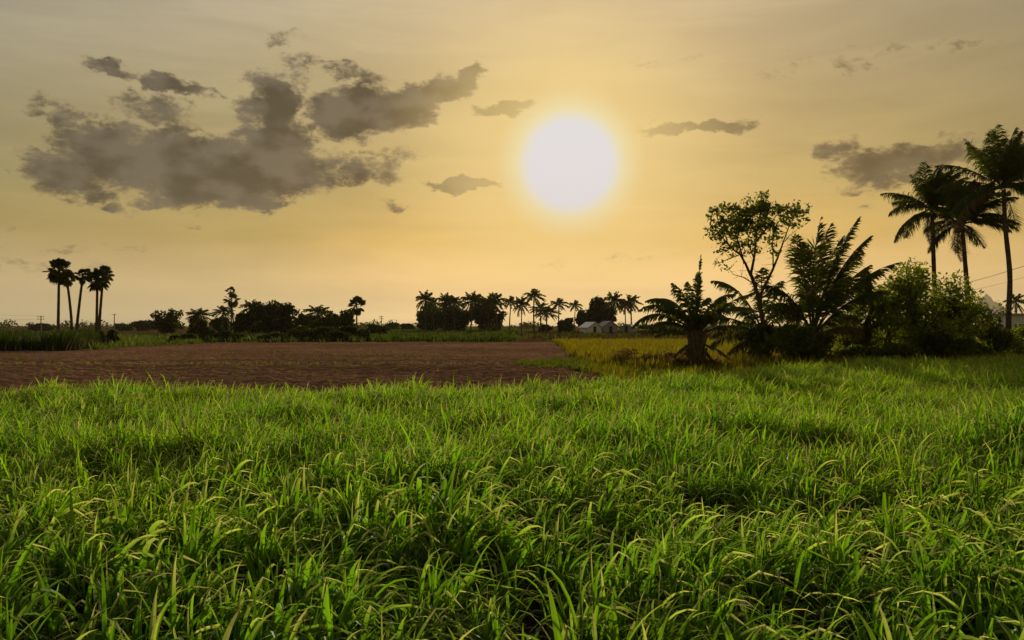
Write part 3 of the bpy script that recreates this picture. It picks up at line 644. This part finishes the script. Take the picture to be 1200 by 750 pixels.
# the big one with fronds swept upright
fr3 = [(92, 0, 5.6, .22, .35, 0), (86, .15, 5.7, .45, .35, 0), (81, -.15, 5.9, .55, .4, 0), (100, .1, 4.9, .2, .5, 0), (104, -.2, 4.5, .3, .6, 0), (78, .2, 5.4, .45, .45, 0), (74, -.1, 5.4, .75, .5, 0), (68, .2, 5.3, .85, .55, 0),
       (62, -.25, 5.1, .75, .6, 0), (59, .2, 4.9, .6, .7, 0), (54, -.2, 4.0, .9, .9, 0), (46, .3, 3.0, 1.2, 1.0, .2), (112, .2, 3.6, 1.8, .9, 0), (122, -.2, 3.4, 2.0, 1., 0), (35, -.4, 2.2, 1.1, .9, .6), (150, .4, 2.7, 1.3, .9, .4), (85, .7, 4.1, .9, .6, 0), (90, -.7, 4.0, .9, .6, 0)]
young_palm(gp(953, 39), 'large young coconut palm with fronds swept upright by wind', fr3, 23, (1.7, .34, .24), (.36, 0, 0), 120, 1.0)

# far coconut palms: prototypes copied with all their fronds
FAR_C = 'coconut palms of the far grove'
def far_palm(seed, h, Ln, nf=24):
    r = np.random.default_rng(seed); o = thing('coconut_palm', (0, 0, 0), 'x', 'palm tree', FAR_C)
    top = np.array([r.normal(0, .4), 0, h]); link('trunk', trunk_mesh([np.zeros(3), top * .4 + [r.normal(0, .2), 0, 0], top], .22, .16, 6), o)
    for k in range(nf):
        a = k * 2.39996 + r.normal(0, .2); f = (k + .5) / nf; e = R(82 - 132 * f + r.normal(0, 9))
        d = [math.cos(a) * math.cos(e), math.sin(a) * math.cos(e), math.sin(e)]
        link('frond', frond_mesh(top, d, Ln * (.7 + .35 * min(1, 2 * f)), 1.2, (.15, 0, 0), 20, 1.15, .30, 1.0, seed * 40 + k, rr=.07), o)
    return o
fp = [far_palm(31, 10.0, 3.7), far_palm(32, 8.0, 3.8, 30), far_palm(33, 12.0, 3.4, 22)]
# x px, crown row px, distance, prototype, label
far_list = [(498, 352, 232, 1, 'bushy coconut palm at the left end of the dense grove'), (509, 357, 240, 0, 'dark coconut palm second from left in the dense grove'),
            (520, 354, 238, 1, 'coconut palm left of the first gap in the dense grove'), (533, 355, 240, 0, 'coconut palm just right of the first gap in the grove'), (551, 353, 236, 1, 'coconut palm in the middle of the dense grove'),
            (562, 355, 242, 0, 'coconut palm right of the middle of the dense grove'), (572, 356, 238, 1, 'dark coconut palm near the right end of the grove'), (583, 352, 236, 0, 'coconut palm at the right end of the dense grove'),
            (597, 354, 240, 2, 'thin trunked coconut palm just right of the dense grove'), (611, 357, 238, 1, 'round crowned coconut palm between two slender palms'), (626, 347, 236, 2, 'tallest slender coconut palm in the open part of the row'),
            (634, 361, 250, 0, 'low coconut palm just left of the dark bushy one'), (639, 366, 225, 1, 'low bushy coconut palm near the tallest slender one'), (655, 356, 238, 2, 'lone coconut palm standing above the round bush'),
            (673, 358, 240, 2, 'coconut palm left of the big dark tree'), (717, 353, 236, 1, 'coconut palm right of the big tree above the grey hut'), (733, 358, 244, 0, 'left one of the twin coconut palms past the huts'), (740, 354, 238, 0, 'right one of the twin coconut palms past the huts'),
            (262, 365, 170, 0, 'coconut palm beside the tall fan palm at left'), (292, 361, 165, 1, 'coconut palm at the left of the bushy clump'), (370, 366, 160, 1, 'coconut palm between the clump and the lone fan palm'), (232, 369, 150, 1, 'bushy coconut palm right of the round tree'),
            (1193, 354, 120, 0, 'small coconut palm above the white wall at far right')]
used = set(); HTS = {0: 10., 1: 8., 2: 12.}
for (xp, yp, d_, k, lab) in far_list:
    h = CAMZ + (HOR - yp) / F * d_; sc = 1.0
    loc = (px(xp, d_), d_, 0); sc = h / HTS[k]
    if k not in used: o = fp[k]; used.add(k); o.location = loc; o['label'] = lab; o.rotation_euler = (0, 0, 0)
    else: o = copy_tree(fp[k], loc, random.uniform(-.6, .6), 1., lab)
    w = 1.0 if d_ > 200 else .85
    if xp > 1100: w = .45
    w *= random.uniform(.75, 1.2); o.scale = (w, w, sc * 1.0); o.rotation_euler = (0, random.uniform(-.05, .05), o.rotation_euler[2])
# palmyra (fan) palms
def fan_mesh(base, d, pet, rad, seed):
    r = np.random.default_rng(seed); d = unit(d); base = np.asarray(base, float); mb = MB()
    p1 = base + d * pet + np.array([0, 0, -.12 * pet]); mb.tube([base, base + d * pet * .5, p1], [.035, .03, .025], 4, cap=False)
    sd_ = unit(np.cross(d, [0.1, .2, 1])); up = unit(np.cross(sd_, d)); tilt = r.normal(0, .5); sd_, up = sd_ * math.cos(tilt) + up * math.sin(tilt), up * math.cos(tilt) - sd_ * math.sin(tilt)
    n = 15
    for k in range(n):
        a = R(-125 + 250 * (k + .5) / n); w = R(250 / n * .5); e = p1 + (d * math.cos(a) + sd_ * math.sin(a)) * rad * r.uniform(.85, 1.05) - np.array([0, 0, .12 * rad])
        m = lambda q, f, z: p1 + (d * math.cos(q) + sd_ * math.sin(q)) * rad * f + up * z
        mb.add([p1, m(a - w, .68, .03), e, m(a + w, .68, .03), m(a, .66, -.05)], [(0, 1, 4), (0, 4, 3), (1, 2, 4), (4, 2, 3)], [0, .6, 1, .6, .5], 0, r.random())
    return mb.mesh('fan_leaf', MT['fan'])
def palmyra(xb, xt, yt, d_, R_, label, seed, nf=24, bend=0., yb=None):
    r = np.random.default_rng(seed); o = thing('palmyra_palm', gp(xb, d_), label, 'palm tree', 'palmyra palms')
    top = pp(xt, yt, d_) - gp(xb, d_); link('trunk', trunk_mesh([np.zeros(3), top * .35 + [bend, 0, 0], top * .7 + [bend * .6, 0, 0], top], .15 if d_ < 100 else .2, .105, 7, 1.7), o)
    for k in range(nf):
        a = k * 2.39996; f = (k + .5) / nf; e = R(86 - 158 * f + r.normal(0, 10)); dd = [math.cos(a) * math.cos(e), math.sin(a) * math.cos(e), math.sin(e)]
        link('fan_leaf', fan_mesh(top, dd, R_ * .52 * r.uniform(.8, 1.15), R_ * .50 * r.uniform(.85, 1.15), seed * 60 + k), o)
    return o
palmyra(68, 69, 317, 78, 1.45, 'straight palmyra palm leftmost of the row, with wide crown', 41, 26)
palmyra(83, 78, 326, 82, .95, 'palmyra palm tucked close behind the leftmost one', 42, 15, .25)
palmyra(89, 97, 323, 80, 1.0, 'leaning palmyra palm with a thin ragged crown', 43, 13, -.1)
palmyra(113, 114, 327, 79, 1.35, 'left one of the paired palmyra palms right of the leaning one', 44, 24)
palmyra(116, 121, 322, 81, 1.15, 'right one of the paired palmyra palms, slightly leaning', 45, 20, -.1)
palmyra(271, 271, 351, 170, 2.0, 'tall palmyra palm above the low palms left of the clump', 46, 16)
palmyra(275, 270, 341, 172, 1.2, 'small crowned palmyra palm rising behind another', 47, 9)
palmyra(418, 418, 358, 160, 2.2, 'lone round crowned palmyra palm right of the bushy clump', 48, 24)

# ------------------------------------------------------------------ broadleaf trees and shrubs
def leaves_mesh(name, P, size, mat, r, aspect=.5, up=.0, dry=.03):
    n = len(P); a = r.normal(size=(n, 3)); a[:, 2] += up; a /= np.linalg.norm(a, axis=1, keepdims=True)
    b = np.cross(a, r.normal(size=(n, 3))); b /= np.linalg.norm(b, axis=1, keepdims=True)
    s = size * r.uniform(.45, 1.65, (n, 1)); nn = np.cross(a, b)
    V = np.stack([P - a * s * .5, P + b * s * aspect * .5 + nn * s * .08, P + a * s * .5, P - b * s * aspect * .5 + nn * s * .08], 1).reshape(-1, 3)
    Fq = np.arange(4 * n).reshape(n, 4); Fq = np.concatenate([Fq[:, [0, 1, 2]], Fq[:, [0, 2, 3]]])
    return np_mesh(name, V, Fq, mat, np.tile([0, .5, 1, .5], n), np.repeat((r.random(n) < dry) * .8, 4), np.repeat(r.random(n), 4))
def clump_points(r, clumps, n):
    """points through ragged ellipsoid clumps (cx, cy, cz, rx, ry, rz, weight)"""
    w = np.array([c[6] for c in clumps]); k = r.choice(len(clumps), n, p=w / w.sum()); c = np.array([q[:6] for q in clumps])[k]
    v = r.normal(size=(n, 3)); v /= np.linalg.norm(v, axis=1, keepdims=True); rad = r.random(n) ** .42
    P = c[:, :3] + v * c[:, 3:6] * rad[:, None]
    s = c[:, 3:6].mean(); h = np.sin(P[:, 0] * 5.1 / s + P[:, 2] * 3) + np.sin(P[:, 1] * 4.3 / s + 2) + np.sin(P[:, 2] * 6.1 / s + P[:, 0] * 2.)
    return P[(h > -.9) | (r.random(n) < .35)]
def grow(r, start, d, Ln, rad, depth, mb, tips, spread=.6, lift=.12):
    p = np.asarray(start, float); d = unit(d); pts_ = [p]; n = 4
    for i in range(n):
        d = unit(d + r.normal(0, .16, 3) + [0, 0, lift * .3]); p = p + d * Ln / n; pts_.append(p)
    mb.tube(pts_, [rad * (1 - .5 * i / n) for i in range(n + 1)], 6 if depth > 1 else 4, cap=False)
    if depth == 0: tips.extend(pts_[1:]); return
    for k in range(r.integers(2, 4)):
        q = pts_[r.integers(2, n + 1)] if k else pts_[-1]
        grow(r, q, unit(d + r.normal(0, spread, 3)), Ln * r.uniform(.6, .8), rad * .55, depth - 1, mb, tips, spread, lift)
    if depth == 1: tips.extend(pts_[2:])
def bush(name, base, w, h, label, cat, seed, n=2600, size=.16, mat='leaf', group=None, clumps=9, low=.25, stems=4, aspect=.5):
    """multi-stemmed shrub or round tree; w half-width, h height, low = fraction of h where leaves start"""
    if mat != 'leaf_far': n = int(n * 1.1)
    r = np.random.default_rng(seed); o = thing(name, base, label, cat, group); mb = MB(); tips = []
    for k in range(stems):
        a = r.uniform(0, 6.28); grow(r, (math.cos(a) * .06 * w, math.sin(a) * .06 * w, 0), [math.cos(a) * .5 * w / h * 1.6, math.sin(a) * .5 * w / h * 1.6, 1], h * .42, .035 * h / max(1, stems ** .5) + .01, 2, mb, tips)
    link('trunk', mb.mesh('trunk', MT['bark']), o)
    cl = []
    for k in range(clumps):
        a = r.uniform(0, 6.28); q = r.uniform(.1, .72); z = r.uniform(low + .1, .86); q *= 1.15 - .7 * max(0, z - .45)
        s = r.uniform(.28, .5)
        cl.append((math.cos(a) * q * w, math.sin(a) * q * w * .9, z * h, s * w, s * w, s * h * .42, s))
    P = clump_points(r, cl, n)
    if tips:
        T = np.array(tips); T = T[r.integers(0, len(T), n // 3)] + r.normal(0, .09 * w, (n // 3, 3)); P = np.concatenate([P, T])
    P = P[(P[:, 2] > .04) & (P[:, 2] < h * 1.08)]
    link('crown', leaves_mesh('crown', P, size, MT[mat], r, aspect), o); return o

# sparse forked tree beside the big young palm
r = np.random.default_rng(51); d_ = 40.; o = thing('sparse_tree', gp(901, d_), 'tall sparse leafed forked tree above the arching palm', 'tree')
b0 = gp(901, d_); mb = MB(); tips = []
def limb(path, r0, r1, dy=0.):
    n = len(path); pts_ = [pp(x, y, d_) - b0 + np.array([0, dy * i / (n - 1) + r.normal(0, .04), 0]) for i, (x, y) in enumerate(path)]
    mb.tube(pts_, list(np.linspace(r0, r1, n)), 6, cap=False); return pts_
limb([(901, 429), (899, 410), (897, 392), (893, 370), (889, 350), (884, 333), (880, 322)], .13, .085)
paths = [([(880, 322), (873, 309), (866, 299), (856, 292), (846, 281), (838, 274)], .07, .015, -.5), ([(880, 322), (884, 303), (887, 283), (890, 262), (894, 246), (896, 238)], .07, .012, .4),
         ([(889, 350), (898, 332), (906, 317), (913, 300), (920, 283), (928, 262), (936, 246)], .08, .012, .3), ([(873, 309), (868, 290), (864, 270), (858, 254), (852, 247)], .05, .01, .7), ([(887, 283), (897, 268), (906, 255), (913, 246)], .045, .01, -.6),
         ([(866, 299), (855, 303), (846, 307), (838, 309)], .03, .008, .4), ([(884, 303), (876, 288), (872, 272), (876, 257)], .04, .01, -.9), ([(906, 317), (905, 298), (903, 280), (908, 266)], .04, .01, -.5),
         ([(884, 333), (870, 325), (858, 322), (852, 316)], .03, .008, -.3), ([(856, 292), (847, 268), (842, 255)], .03, .008, .3), ([(920, 283), (926, 276), (934, 270)], .025, .008, .2)]
for p_, a_, b_, dy in paths:
    q = limb(p_, a_, b_, dy)
    for k in range(9):
        i = r.integers(1, len(q)); w = r.random(); s0 = q[i - 1] * (1 - w) + q[i] * w
        e = s0 + unit(r.normal(size=3) + [0, 0, .35]) * r.uniform(.3, .75); mb.tube([s0, (s0 + e) / 2 + r.normal(0, .04, 3), e], [.012, .009, .005], 3, cap=False)
link('trunk', mb.mesh('trunk', MT['bark']), o)
lc = [(842, 262, 9, 150), (848, 280, 8, 60), (858, 268, 11, 230), (866, 255, 11, 240), (878, 262, 11, 240), (890, 252, 11, 260), (880, 246, 9, 130), (896, 242, 8, 160), (908, 246, 8, 130), (918, 252, 8, 120), (900, 262, 10, 190), (888, 274, 10, 150), (870, 280, 10, 120),
      (838, 272, 5, 40), (928, 246, 6, 60), (936, 241, 5, 45), (940, 246, 3, 18), (930, 264, 7, 45), (938, 262, 5, 22), (910, 272, 8, 60), (845, 250, 6, 60), (852, 244, 5, 40), (848, 300, 7, 26), (862, 296, 8, 30), (908, 290, 8, 34), (917, 268, 7, 40), (852, 315, 5, 12), (862, 243, 6, 40), (885, 290, 8, 35), (842, 308, 4, 10)]
def sprays(x, y, s, n):                                   # leaves gathered on twig ends
    m = max(2, n // 16); c = (pp(x, y, d_) - b0)[None] + r.normal(size=(m, 3)) * np.array([1.05, 1.7, .95]) * s * .80 * d_ / F
    return c[r.integers(0, m, n)] + r.normal(size=(n, 3)) * np.array([.17, .17, .10])
P = np.concatenate([sprays(x, y, s, int(n * 1.3)) for x, y, s, n in lc])
link('crown', leaves_mesh('crown', P, .19, MT['leaf_dark'], r, .48), o)

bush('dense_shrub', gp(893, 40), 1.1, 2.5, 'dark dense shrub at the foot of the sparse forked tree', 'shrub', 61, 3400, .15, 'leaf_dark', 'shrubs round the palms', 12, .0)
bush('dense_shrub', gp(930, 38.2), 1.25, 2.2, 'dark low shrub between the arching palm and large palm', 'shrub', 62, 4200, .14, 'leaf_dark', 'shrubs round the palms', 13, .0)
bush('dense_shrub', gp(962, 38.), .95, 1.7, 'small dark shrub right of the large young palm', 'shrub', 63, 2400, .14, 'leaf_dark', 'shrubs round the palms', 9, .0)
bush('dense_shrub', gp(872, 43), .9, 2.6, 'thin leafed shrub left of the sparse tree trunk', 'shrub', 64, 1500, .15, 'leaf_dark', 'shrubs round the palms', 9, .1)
bush('slender_tree', gp(1013, 40), .85, 5.0, 'slender upright leafy tree right of the large palm', 'tree', 65, 3600, .15, 'leaf', None, 16, .12, 2)
bush('leafy_tree', gp(1072, 39), 1.95, 5.3, 'tall light green bushy tree below the left coconut palm', 'tree', 66, 6400, .16, 'leaf', 'bushy trees at right', 17, .12, 5)
bush('leafy_tree', gp(1117, 40), 1.55, 4.7, 'light green bushy tree under the leaning coconut palm', 'tree', 67, 5000, .16, 'leaf', 'bushy trees at right', 15, .10, 5)
bush('leafy_tree', gp(1040, 42), 1.3, 4.3, 'shorter bushy tree between slender tree and tall bushy one', 'tree', 68, 3600, .15, 'leaf', 'bushy trees at right', 13, .12, 4)
bush('dense_shrub', gp(1028, 37.5), 1.5, 1.0, 'low dark spreading shrub under the slender tree', 'shrub', 69, 2600, .13, 'leaf_dark', 'shrubs round the palms', 11, .0)
bush('dense_shrub', gp(1095, 37.5), .75, 2.1, 'dark cone shaped shrub before the bushy trees', 'shrub', 70, 3000, .13, 'leaf_dark', 'shrubs round the palms', 12, .0)
bush('dense_shrub', gp(1062, 37.), 1.0, 1.3, 'low dark shrub left of the cone shaped one', 'shrub', 71, 2300, .13, 'leaf_dark', 'shrubs round the palms', 10, .0)
bush('dense_shrub', gp(1125, 37.5), 1.1, 1.5, 'low dark shrub right of the cone shaped one', 'shrub', 72, 2600, .13, 'leaf_dark', 'shrubs round the palms', 10, .0)
bush('dense_shrub', gp(1170, 42), 1.2, 2.1, 'rounded dark shrub on several bare stems under the tallest palm', 'shrub', 73, 3000, .14, 'leaf_dark', 'shrubs round the palms', 11, .28, 5)
bush('dense_shrub', gp(1215, 41), 1.1, 1.9, 'dark shrub cut off by the right edge', 'shrub', 74, 2200, .14, 'leaf_dark', 'shrubs round the palms', 10, .1)
bush('leafy_tree', gp(1134, 43), 1.1, 3.3, 'low light green tree left of the tallest palm trunk', 'tree', 81, 3400, .15, 'leaf', 'bushy trees at right', 13, .08, 4)
bush('leafy_tree', gp(993, 42), 1.0, 2.9, 'thin light green tree just right of the large young palm', 'tree', 82, 2400, .15, 'leaf', 'bushy trees at right', 11, .05, 4)
bush('leafy_tree', gp(1207, 46), 1.5, 2.1, 'light green bush at the right edge before the white wall', 'bush', 83, 3200, .15, 'leaf', 'bushy trees at right', 12, .05, 4)
bush('dense_shrub', gp(1000, 37.2), .9, 1.2, 'low dark shrub between large palm and slender tree', 'shrub', 84, 2300, .13, 'leaf_dark', 'shrubs round the palms', 10, .0)
bush('dense_shrub', gp(1150, 38.5), 1.1, 1.4, 'low dark shrub below the tallest coconut palm', 'shrub', 85, 2500, .13, 'leaf_dark', 'shrubs round the palms', 10, .0)
bush('dry_brush', gp(797, 33.9), .7, .9, 'olive brown dry brush at the left foot of the stout palm', 'bush', 86, 1300, .10, 'drybush', 'dry brush by the young palm', 8, .0, 8, .3)
bush('dry_brush', gp(836, 34.2), .7, .8, 'dry brush at the right foot of the stout palm', 'bush', 87, 1200, .10, 'drybush', 'dry brush by the young palm', 8, .0, 8, .3)
bush('dry_brush', gp(725, 36.5), 1.0, 1.0, 'reddish brown dry brush in front of the yellow field', 'bush', 75, 1500, .10, 'drybush', 'dry brush by the young palm', 9, .0, 9, .3)
bush('dry_brush', gp(762, 35.5), .95, 1.15, 'taller reddish dry brush beside the stout palm', 'bush', 76, 1700, .10, 'drybush', 'dry brush by the young palm', 9, .0, 9, .3)
bush('dry_brush', gp(780, 34.5), .6, .55, 'small dark dry brush at the stout palm foot', 'bush', 77, 900, .09, 'drybush', 'dry brush by the young palm', 6, .0, 6, .3)

# distant trees and bushes: x px, row of top px, base distance, half width px, label, seed
FT = [(232, 367, 152, 13, 'rounded low tree beneath the bushy palm right of the round tree', ''), (262, 369, 173, 10, 'small rounded tree behind the tall palmyra palm', ''), (297, 359, 167, 12, 'rounded tree at the left of the bushy clump', ''), (325, 353, 163, 18, 'broad tree in the middle of the bushy clump', ''),
      (371, 367, 162, 12, 'rounded tree between the clump and lone palmyra palm', ''), (325, 388, 100, 13, 'low hedge bush left of the dark hedge', 'dark'), (425, 386, 103, 10, 'low hedge bush at the right end of the dark hedge', 'dark'), (259, 388, 100, 12, 'low bush right of the round dark bush', 'dark'), (222, 391, 96, 9, 'low bush left of the round dark bush', 'dark'), (366, 385, 102, 15, 'dark bush in the left half of the hedge', 'dark'), (395, 386, 101, 16, 'dark bush in the right half of the hedge', 'dark'),
      (195, 361, 165, 19, 'round dark tree alone in the far brown field', 'dark'), (240, 374, 108, 14, 'round dark bush right of the round tree', 'dark'), (206, 393, 92, 9, 'small bush at the pale field edge', 'dark'), (312, 352, 160, 20, 'broad dark tree in the left of the bushy clump', ''), (337, 352, 158, 19, 'broad dark tree in the right of the bushy clump', ''),
      (284, 364, 165, 13, 'small tree at the left edge of the bushy clump', ''), (354, 366, 156, 10, 'low tree at the right edge of the bushy clump', ''), (388, 362, 150, 16, 'dark tree left of the lone palmyra palm', ''), (405, 364, 148, 13, 'dark tree touching the lone palmyra palm', ''), (252, 372, 168, 9, 'small tree under the coconut palm at left', ''),
      (352, 382, 105, 17, 'dark hedge bush below the bushy clump', 'dark'), (384, 381, 104, 20, 'broad dark hedge bush in the middle of the strip', 'dark'), (408, 383, 106, 14, 'dark hedge bush right of the broad one', 'dark'), (276, 391, 98, 10, 'low bush before the left fan palm', 'dark'), (310, 392, 99, 9, 'small low bush beside the field edge', 'dark'),
      (440, 380, 150, 16, 'low bush right of the lone palmyra palm', 'dark'), (697, 347, 245, 15, 'big round dark tree behind the huts', ''), (707, 352, 250, 14, 'dark tree merging with the big round one', ''), (664, 372, 235, 10, 'round bush under the lone coconut palm', ''), (684, 361, 252, 11, 'small tree left of the big dark tree', ''),
      (506, 354, 250, 18, 'dark thicket tree under the left grove palms', ''), (540, 353, 248, 19, 'dark thicket tree under the middle grove palms', ''), (568, 353, 246, 19, 'dark thicket tree under the right grove palms', ''), (525, 357, 244, 16, 'low thicket tree filling the first grove gap', ''), (770, 376, 180, 22, 'low dark trees left behind the stout palm', 'dark'),
      (800, 378, 175, 18, 'low dark bush hidden behind the stout palm', 'dark'), (870, 378, 170, 22, 'low dark bush right behind the stout palm', 'dark'), (690, 397, 118, 10, 'small weed bush at the brown strip', 'dark'), (638, 381, 230, 8, 'small bush below the low coconut palm', ''), (118, 388, 80, 9, 'small dark bush at the paired palmyra feet', 'dark'), (131, 387, 82, 7, 'smaller dark bush right of the paired palmyra palms', 'dark'),
      (460, 378, 320, 12, 'far low tree right of the utility pole', ''), (478, 379, 330, 10, 'far low tree just left of the grove', ''), (1163, 371, 75, 12, 'round tree beside the tallest coconut trunk', 'dark'), (1198, 383, 60, 16, 'bush below the white wall at far right', 'dark'), (170, 376, 330, 18, 'far pale tree left of the round tree', ''), (145, 379, 340, 12, 'far low tree right of the utility post', ''), (50, 379, 330, 14, 'far low tree by the leftmost pole', '')]
for i, (xp, yp, dd, wp, lab, kd) in enumerate(FT):
    h = CAMZ + (HOR - yp) / F * dd; w = wp / F * dd
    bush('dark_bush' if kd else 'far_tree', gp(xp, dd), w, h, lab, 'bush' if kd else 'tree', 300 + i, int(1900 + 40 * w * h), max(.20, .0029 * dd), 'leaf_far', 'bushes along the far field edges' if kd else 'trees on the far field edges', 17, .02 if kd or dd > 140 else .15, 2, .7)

# the far treeline that closes the plain
r = np.random.default_rng(90); cl = []
for k in range(420):
    x = r.uniform(-520, 520); y = r.uniform(480, 640); h = abs(r.normal(2.2, 1.6)) + 1.0
    cl.append((x, y, h * .5, r.uniform(3, 9), 3, h * .55, h))
P = clump_points(r, cl, 26000); P = P[P[:, 2] > .1]
tag(link('distant_treeline', leaves_mesh('distant_treeline', P, 1.1, MT['leaf_far'], r, .8)), 'low dark line of far trees along the horizon', 'treeline', None, 'stuff')

# ------------------------------------------------------------------ huts, wall, poles, wires, hill
def box(mb, x0, x1, y0, y1, z0, z1):
    mb.add([(x0, y0, z0), (x1, y0, z0), (x1, y1, z0), (x0, y1, z0), (x0, y0, z1), (x1, y0, z1), (x1, y1, z1), (x0, y1, z1)],
           [(0, 3, 2, 1), (4, 5, 6, 7), (0, 1, 5, 4), (1, 2, 6, 5), (2, 3, 7, 6), (3, 0, 4, 7)])
def hut(loc, w, l, hw, hr, rz, wall, roof, label):
    o = thing('hut', loc, label, 'hut', 'huts before the far grove'); o.rotation_euler = (0, 0, rz)
    mb = MB(); W2 = w / 2; L2 = l / 2
    mb.add([(-W2, -L2, 0), (W2, -L2, 0), (W2, -L2, hw), (0, -L2, hr), (-W2, -L2, hw), (-W2, L2, 0), (W2, L2, 0), (W2, L2, hw), (0, L2, hr), (-W2, L2, hw)],
           [(0, 1, 2, 3, 4), (9, 8, 7, 6, 5), (1, 6, 7, 2), (5, 0, 4, 9)]); link('wall', mb.mesh('wall', MT[wall]), o)
    for sg in (-1, 1):
        mb = MB(); e = .35; n = unit([sg * (hr - hw), 0, W2]); k = (hr - hw) / W2
        A = [(0, -L2 - e, hr + .03), (sg * (W2 + e), -L2 - e, hw - e * k + .03), (sg * (W2 + e), L2 + e, hw - e * k + .03), (0, L2 + e, hr + .03)]
        B = [tuple(np.array(p) + n * .08) for p in A]; mb.add(A + B, [(0, 1, 2, 3), (7, 6, 5, 4), (0, 4, 5, 1), (1, 5, 6, 2), (2, 6, 7, 3), (3, 7, 4, 0)])
        link('roof', mb.mesh('roof', MT[roof]), o)
    mb = MB(); box(mb, -.45, .45, -L2 - .05, -L2 + .03, .0, 1.9); link('door', mb.mesh('door', MT['dark']), o)
    return o
hut(gp(692, 215), 4.0, 4.6, 1.7, 3.0, R(24), 'wall', 'roof', 'small white hut with bright gabled roof before dark trees')
hut(gp(711.5, 218), 3.9, 6., 2.0, 3.3, R(12), 'wall_grey', 'wall_grey', 'dull grey hut right of the white hut')
hut(gp(736, 225), 3.6, 5., 1.6, 2.5, R(-20), 'wall_grey', 'wall_grey', 'small grey hut under the twin coconut palms')

o = thing('white_building', gp(1215, 95), 'long low white building behind the tallest palm at right', 'building')
mb = MB(); box(mb, -3.5, 9, 0, 5, 0, 3.3); link('wall', mb.mesh('wall', MT['wall']), o)
mb = MB(); box(mb, -3.8, 9.3, -.3, 5.3, 3.303, 3.5); link('roof', mb.mesh('roof', MT['wall_grey']), o)
for k in range(4):
    mb = MB(); box(mb, -2.6 + k * 3, -1.5 + k * 3, -.03, .05, 1.0, 2.2); link('window', mb.mesh('window', MT['dark']), o)

def pole(xp, yp, dd, label, arm=True, w=1.6):
    h = CAMZ + (HOR - yp) / F * dd; o = thing('utility_pole', gp(xp, dd), label, 'utility pole', 'utility poles along the plain')
    mb = MB(); mb.tube([(0, 0, 0), (0, 0, h * .5), (0, 0, h)], [.17, .15, .12], 6); link('post', mb.mesh('post', MT['concrete']), o)
    for z in ((h - .35, h - 1.1) if arm else (h - .3,)):
        mb = MB(); box(mb, -w / 2, w / 2, -.22, -.10, z, z + .13); link('crossarm', mb.mesh('crossarm', MT['concrete']), o)
        for sx in (-.9, 0, .9):
            mb = MB(); mb.tube([(sx * w / 2 * .95, -.16, z + .12), (sx * w / 2 * .95, -.16, z + .34)], [.06, .05], 5); link('insulator', mb.mesh('insulator', MT['wall_grey']), o)
    return np.array([px(xp, dd), dd, h])
a1 = pole(48, 370, 240, 'utility pole with two crossarms left of the palmyra palms', True, 2.2)
a2 = pole(134, 368, 260, 'thin utility pole right of the palmyra palms', False, 1.4)
a3 = pole(447, 370, 280, 'utility pole right of the lone palmyra palm', True, 1.6)
b1 = pole(1360, 250, 62, 'near utility pole beyond the right edge', True, 1.8)
b2 = pole(1085, 340, 130, 'utility pole hidden behind the bushy trees', True, 1.8)
a0 = pole(-260, 330, 120, 'near utility pole beyond the left edge', True, 1.8)
def wire(p, q, sag, label, rad, grp):
    pts_ = [p + (q - p) * t + np.array([0, 0, -sag * 4 * t * (1 - t)]) for t in np.linspace(0, 1, 17)]
    mb = MB(); mb.tube(pts_, [rad] * 17, 4); tag(link('power_line', mb.mesh('power_line', MT['wire'])), label, 'wire', grp)
for k, (nm, dx, dz) in enumerate((('upper', 0, 0), ('middle', -.8, -.3), ('lower', .8, -1.05))):
    wire(b2 + [dx, -.16, dz], b1 + [dx, -.16, dz], .9, nm + ' sagging power line passing behind the tallest palm', .016, 'power lines at right')
for k, (nm, dx, dz) in enumerate((('upper', 0, 0), ('lower', .8, -1.05))):
    wire(a1 + [dx, -.16, dz], a0 + [dx, -.16, dz], 1.5, nm + ' faint power line left of the leftmost pole', .02, 'power lines at left')

# rocky hill far away on the right
def hill(xp, yp, dd, wp, seed):
    r = np.random.default_rng(seed); h = (HOR - yp) / F * dd; w = wp / F * dd; n = 60; u = np.linspace(-1, 1, n); X, Y = np.meshgrid(u, u); q = np.sqrt(X ** 2 + Y ** 2)
    Z = np.clip(1 - q, 0, 1) ** 1.15 * (1 + .25 * (vnoise(X * 6, Y * 6, 1., seed) - .5) + .12 * (vnoise(X * 16, Y * 16, 1., seed + 1) - .5)) * (h + 2); Z[Z <= 0] = -1
    P = np.stack([X * w + px(xp, dd), Y * w + dd, Z], -1).reshape(-1, 3); i = (np.arange(n - 1)[:, None] * n + np.arange(n - 1)[None]).ravel()
    me = np_mesh('hill', P, np.stack([i, i + 1, i + n + 1, i + n], 1), MT['rock']); return link('hill', me)
tag(hill(1157, 346, 8800, 44, 5), 'faint pointed rocky hill far behind the right palms', 'hill', None, 'structure')

# thin evening haze over the whole plain
mb = MB(); box(mb, -9000, 9000, -40, 9800, -1, 420); me = bpy.data.meshes.new('haze'); me.from_pydata(mb.v, [], mb.f)
m, t, out = material('haze_air'); pvn = t.nodes.new('ShaderNodeVolumePrincipled'); pvn.inputs['Color'].default_value = (.72, .60, .42, 1)
pvn.inputs['Density'].default_value = HAZE; pvn.inputs['Anisotropy'].default_value = .15; t.links.new(pvn.outputs[0], out.inputs['Volume'])
me.materials.append(m); hz = link('haze', me); tag(hz, 'thin pale evening haze over the whole plain', 'haze', None, 'stuff')
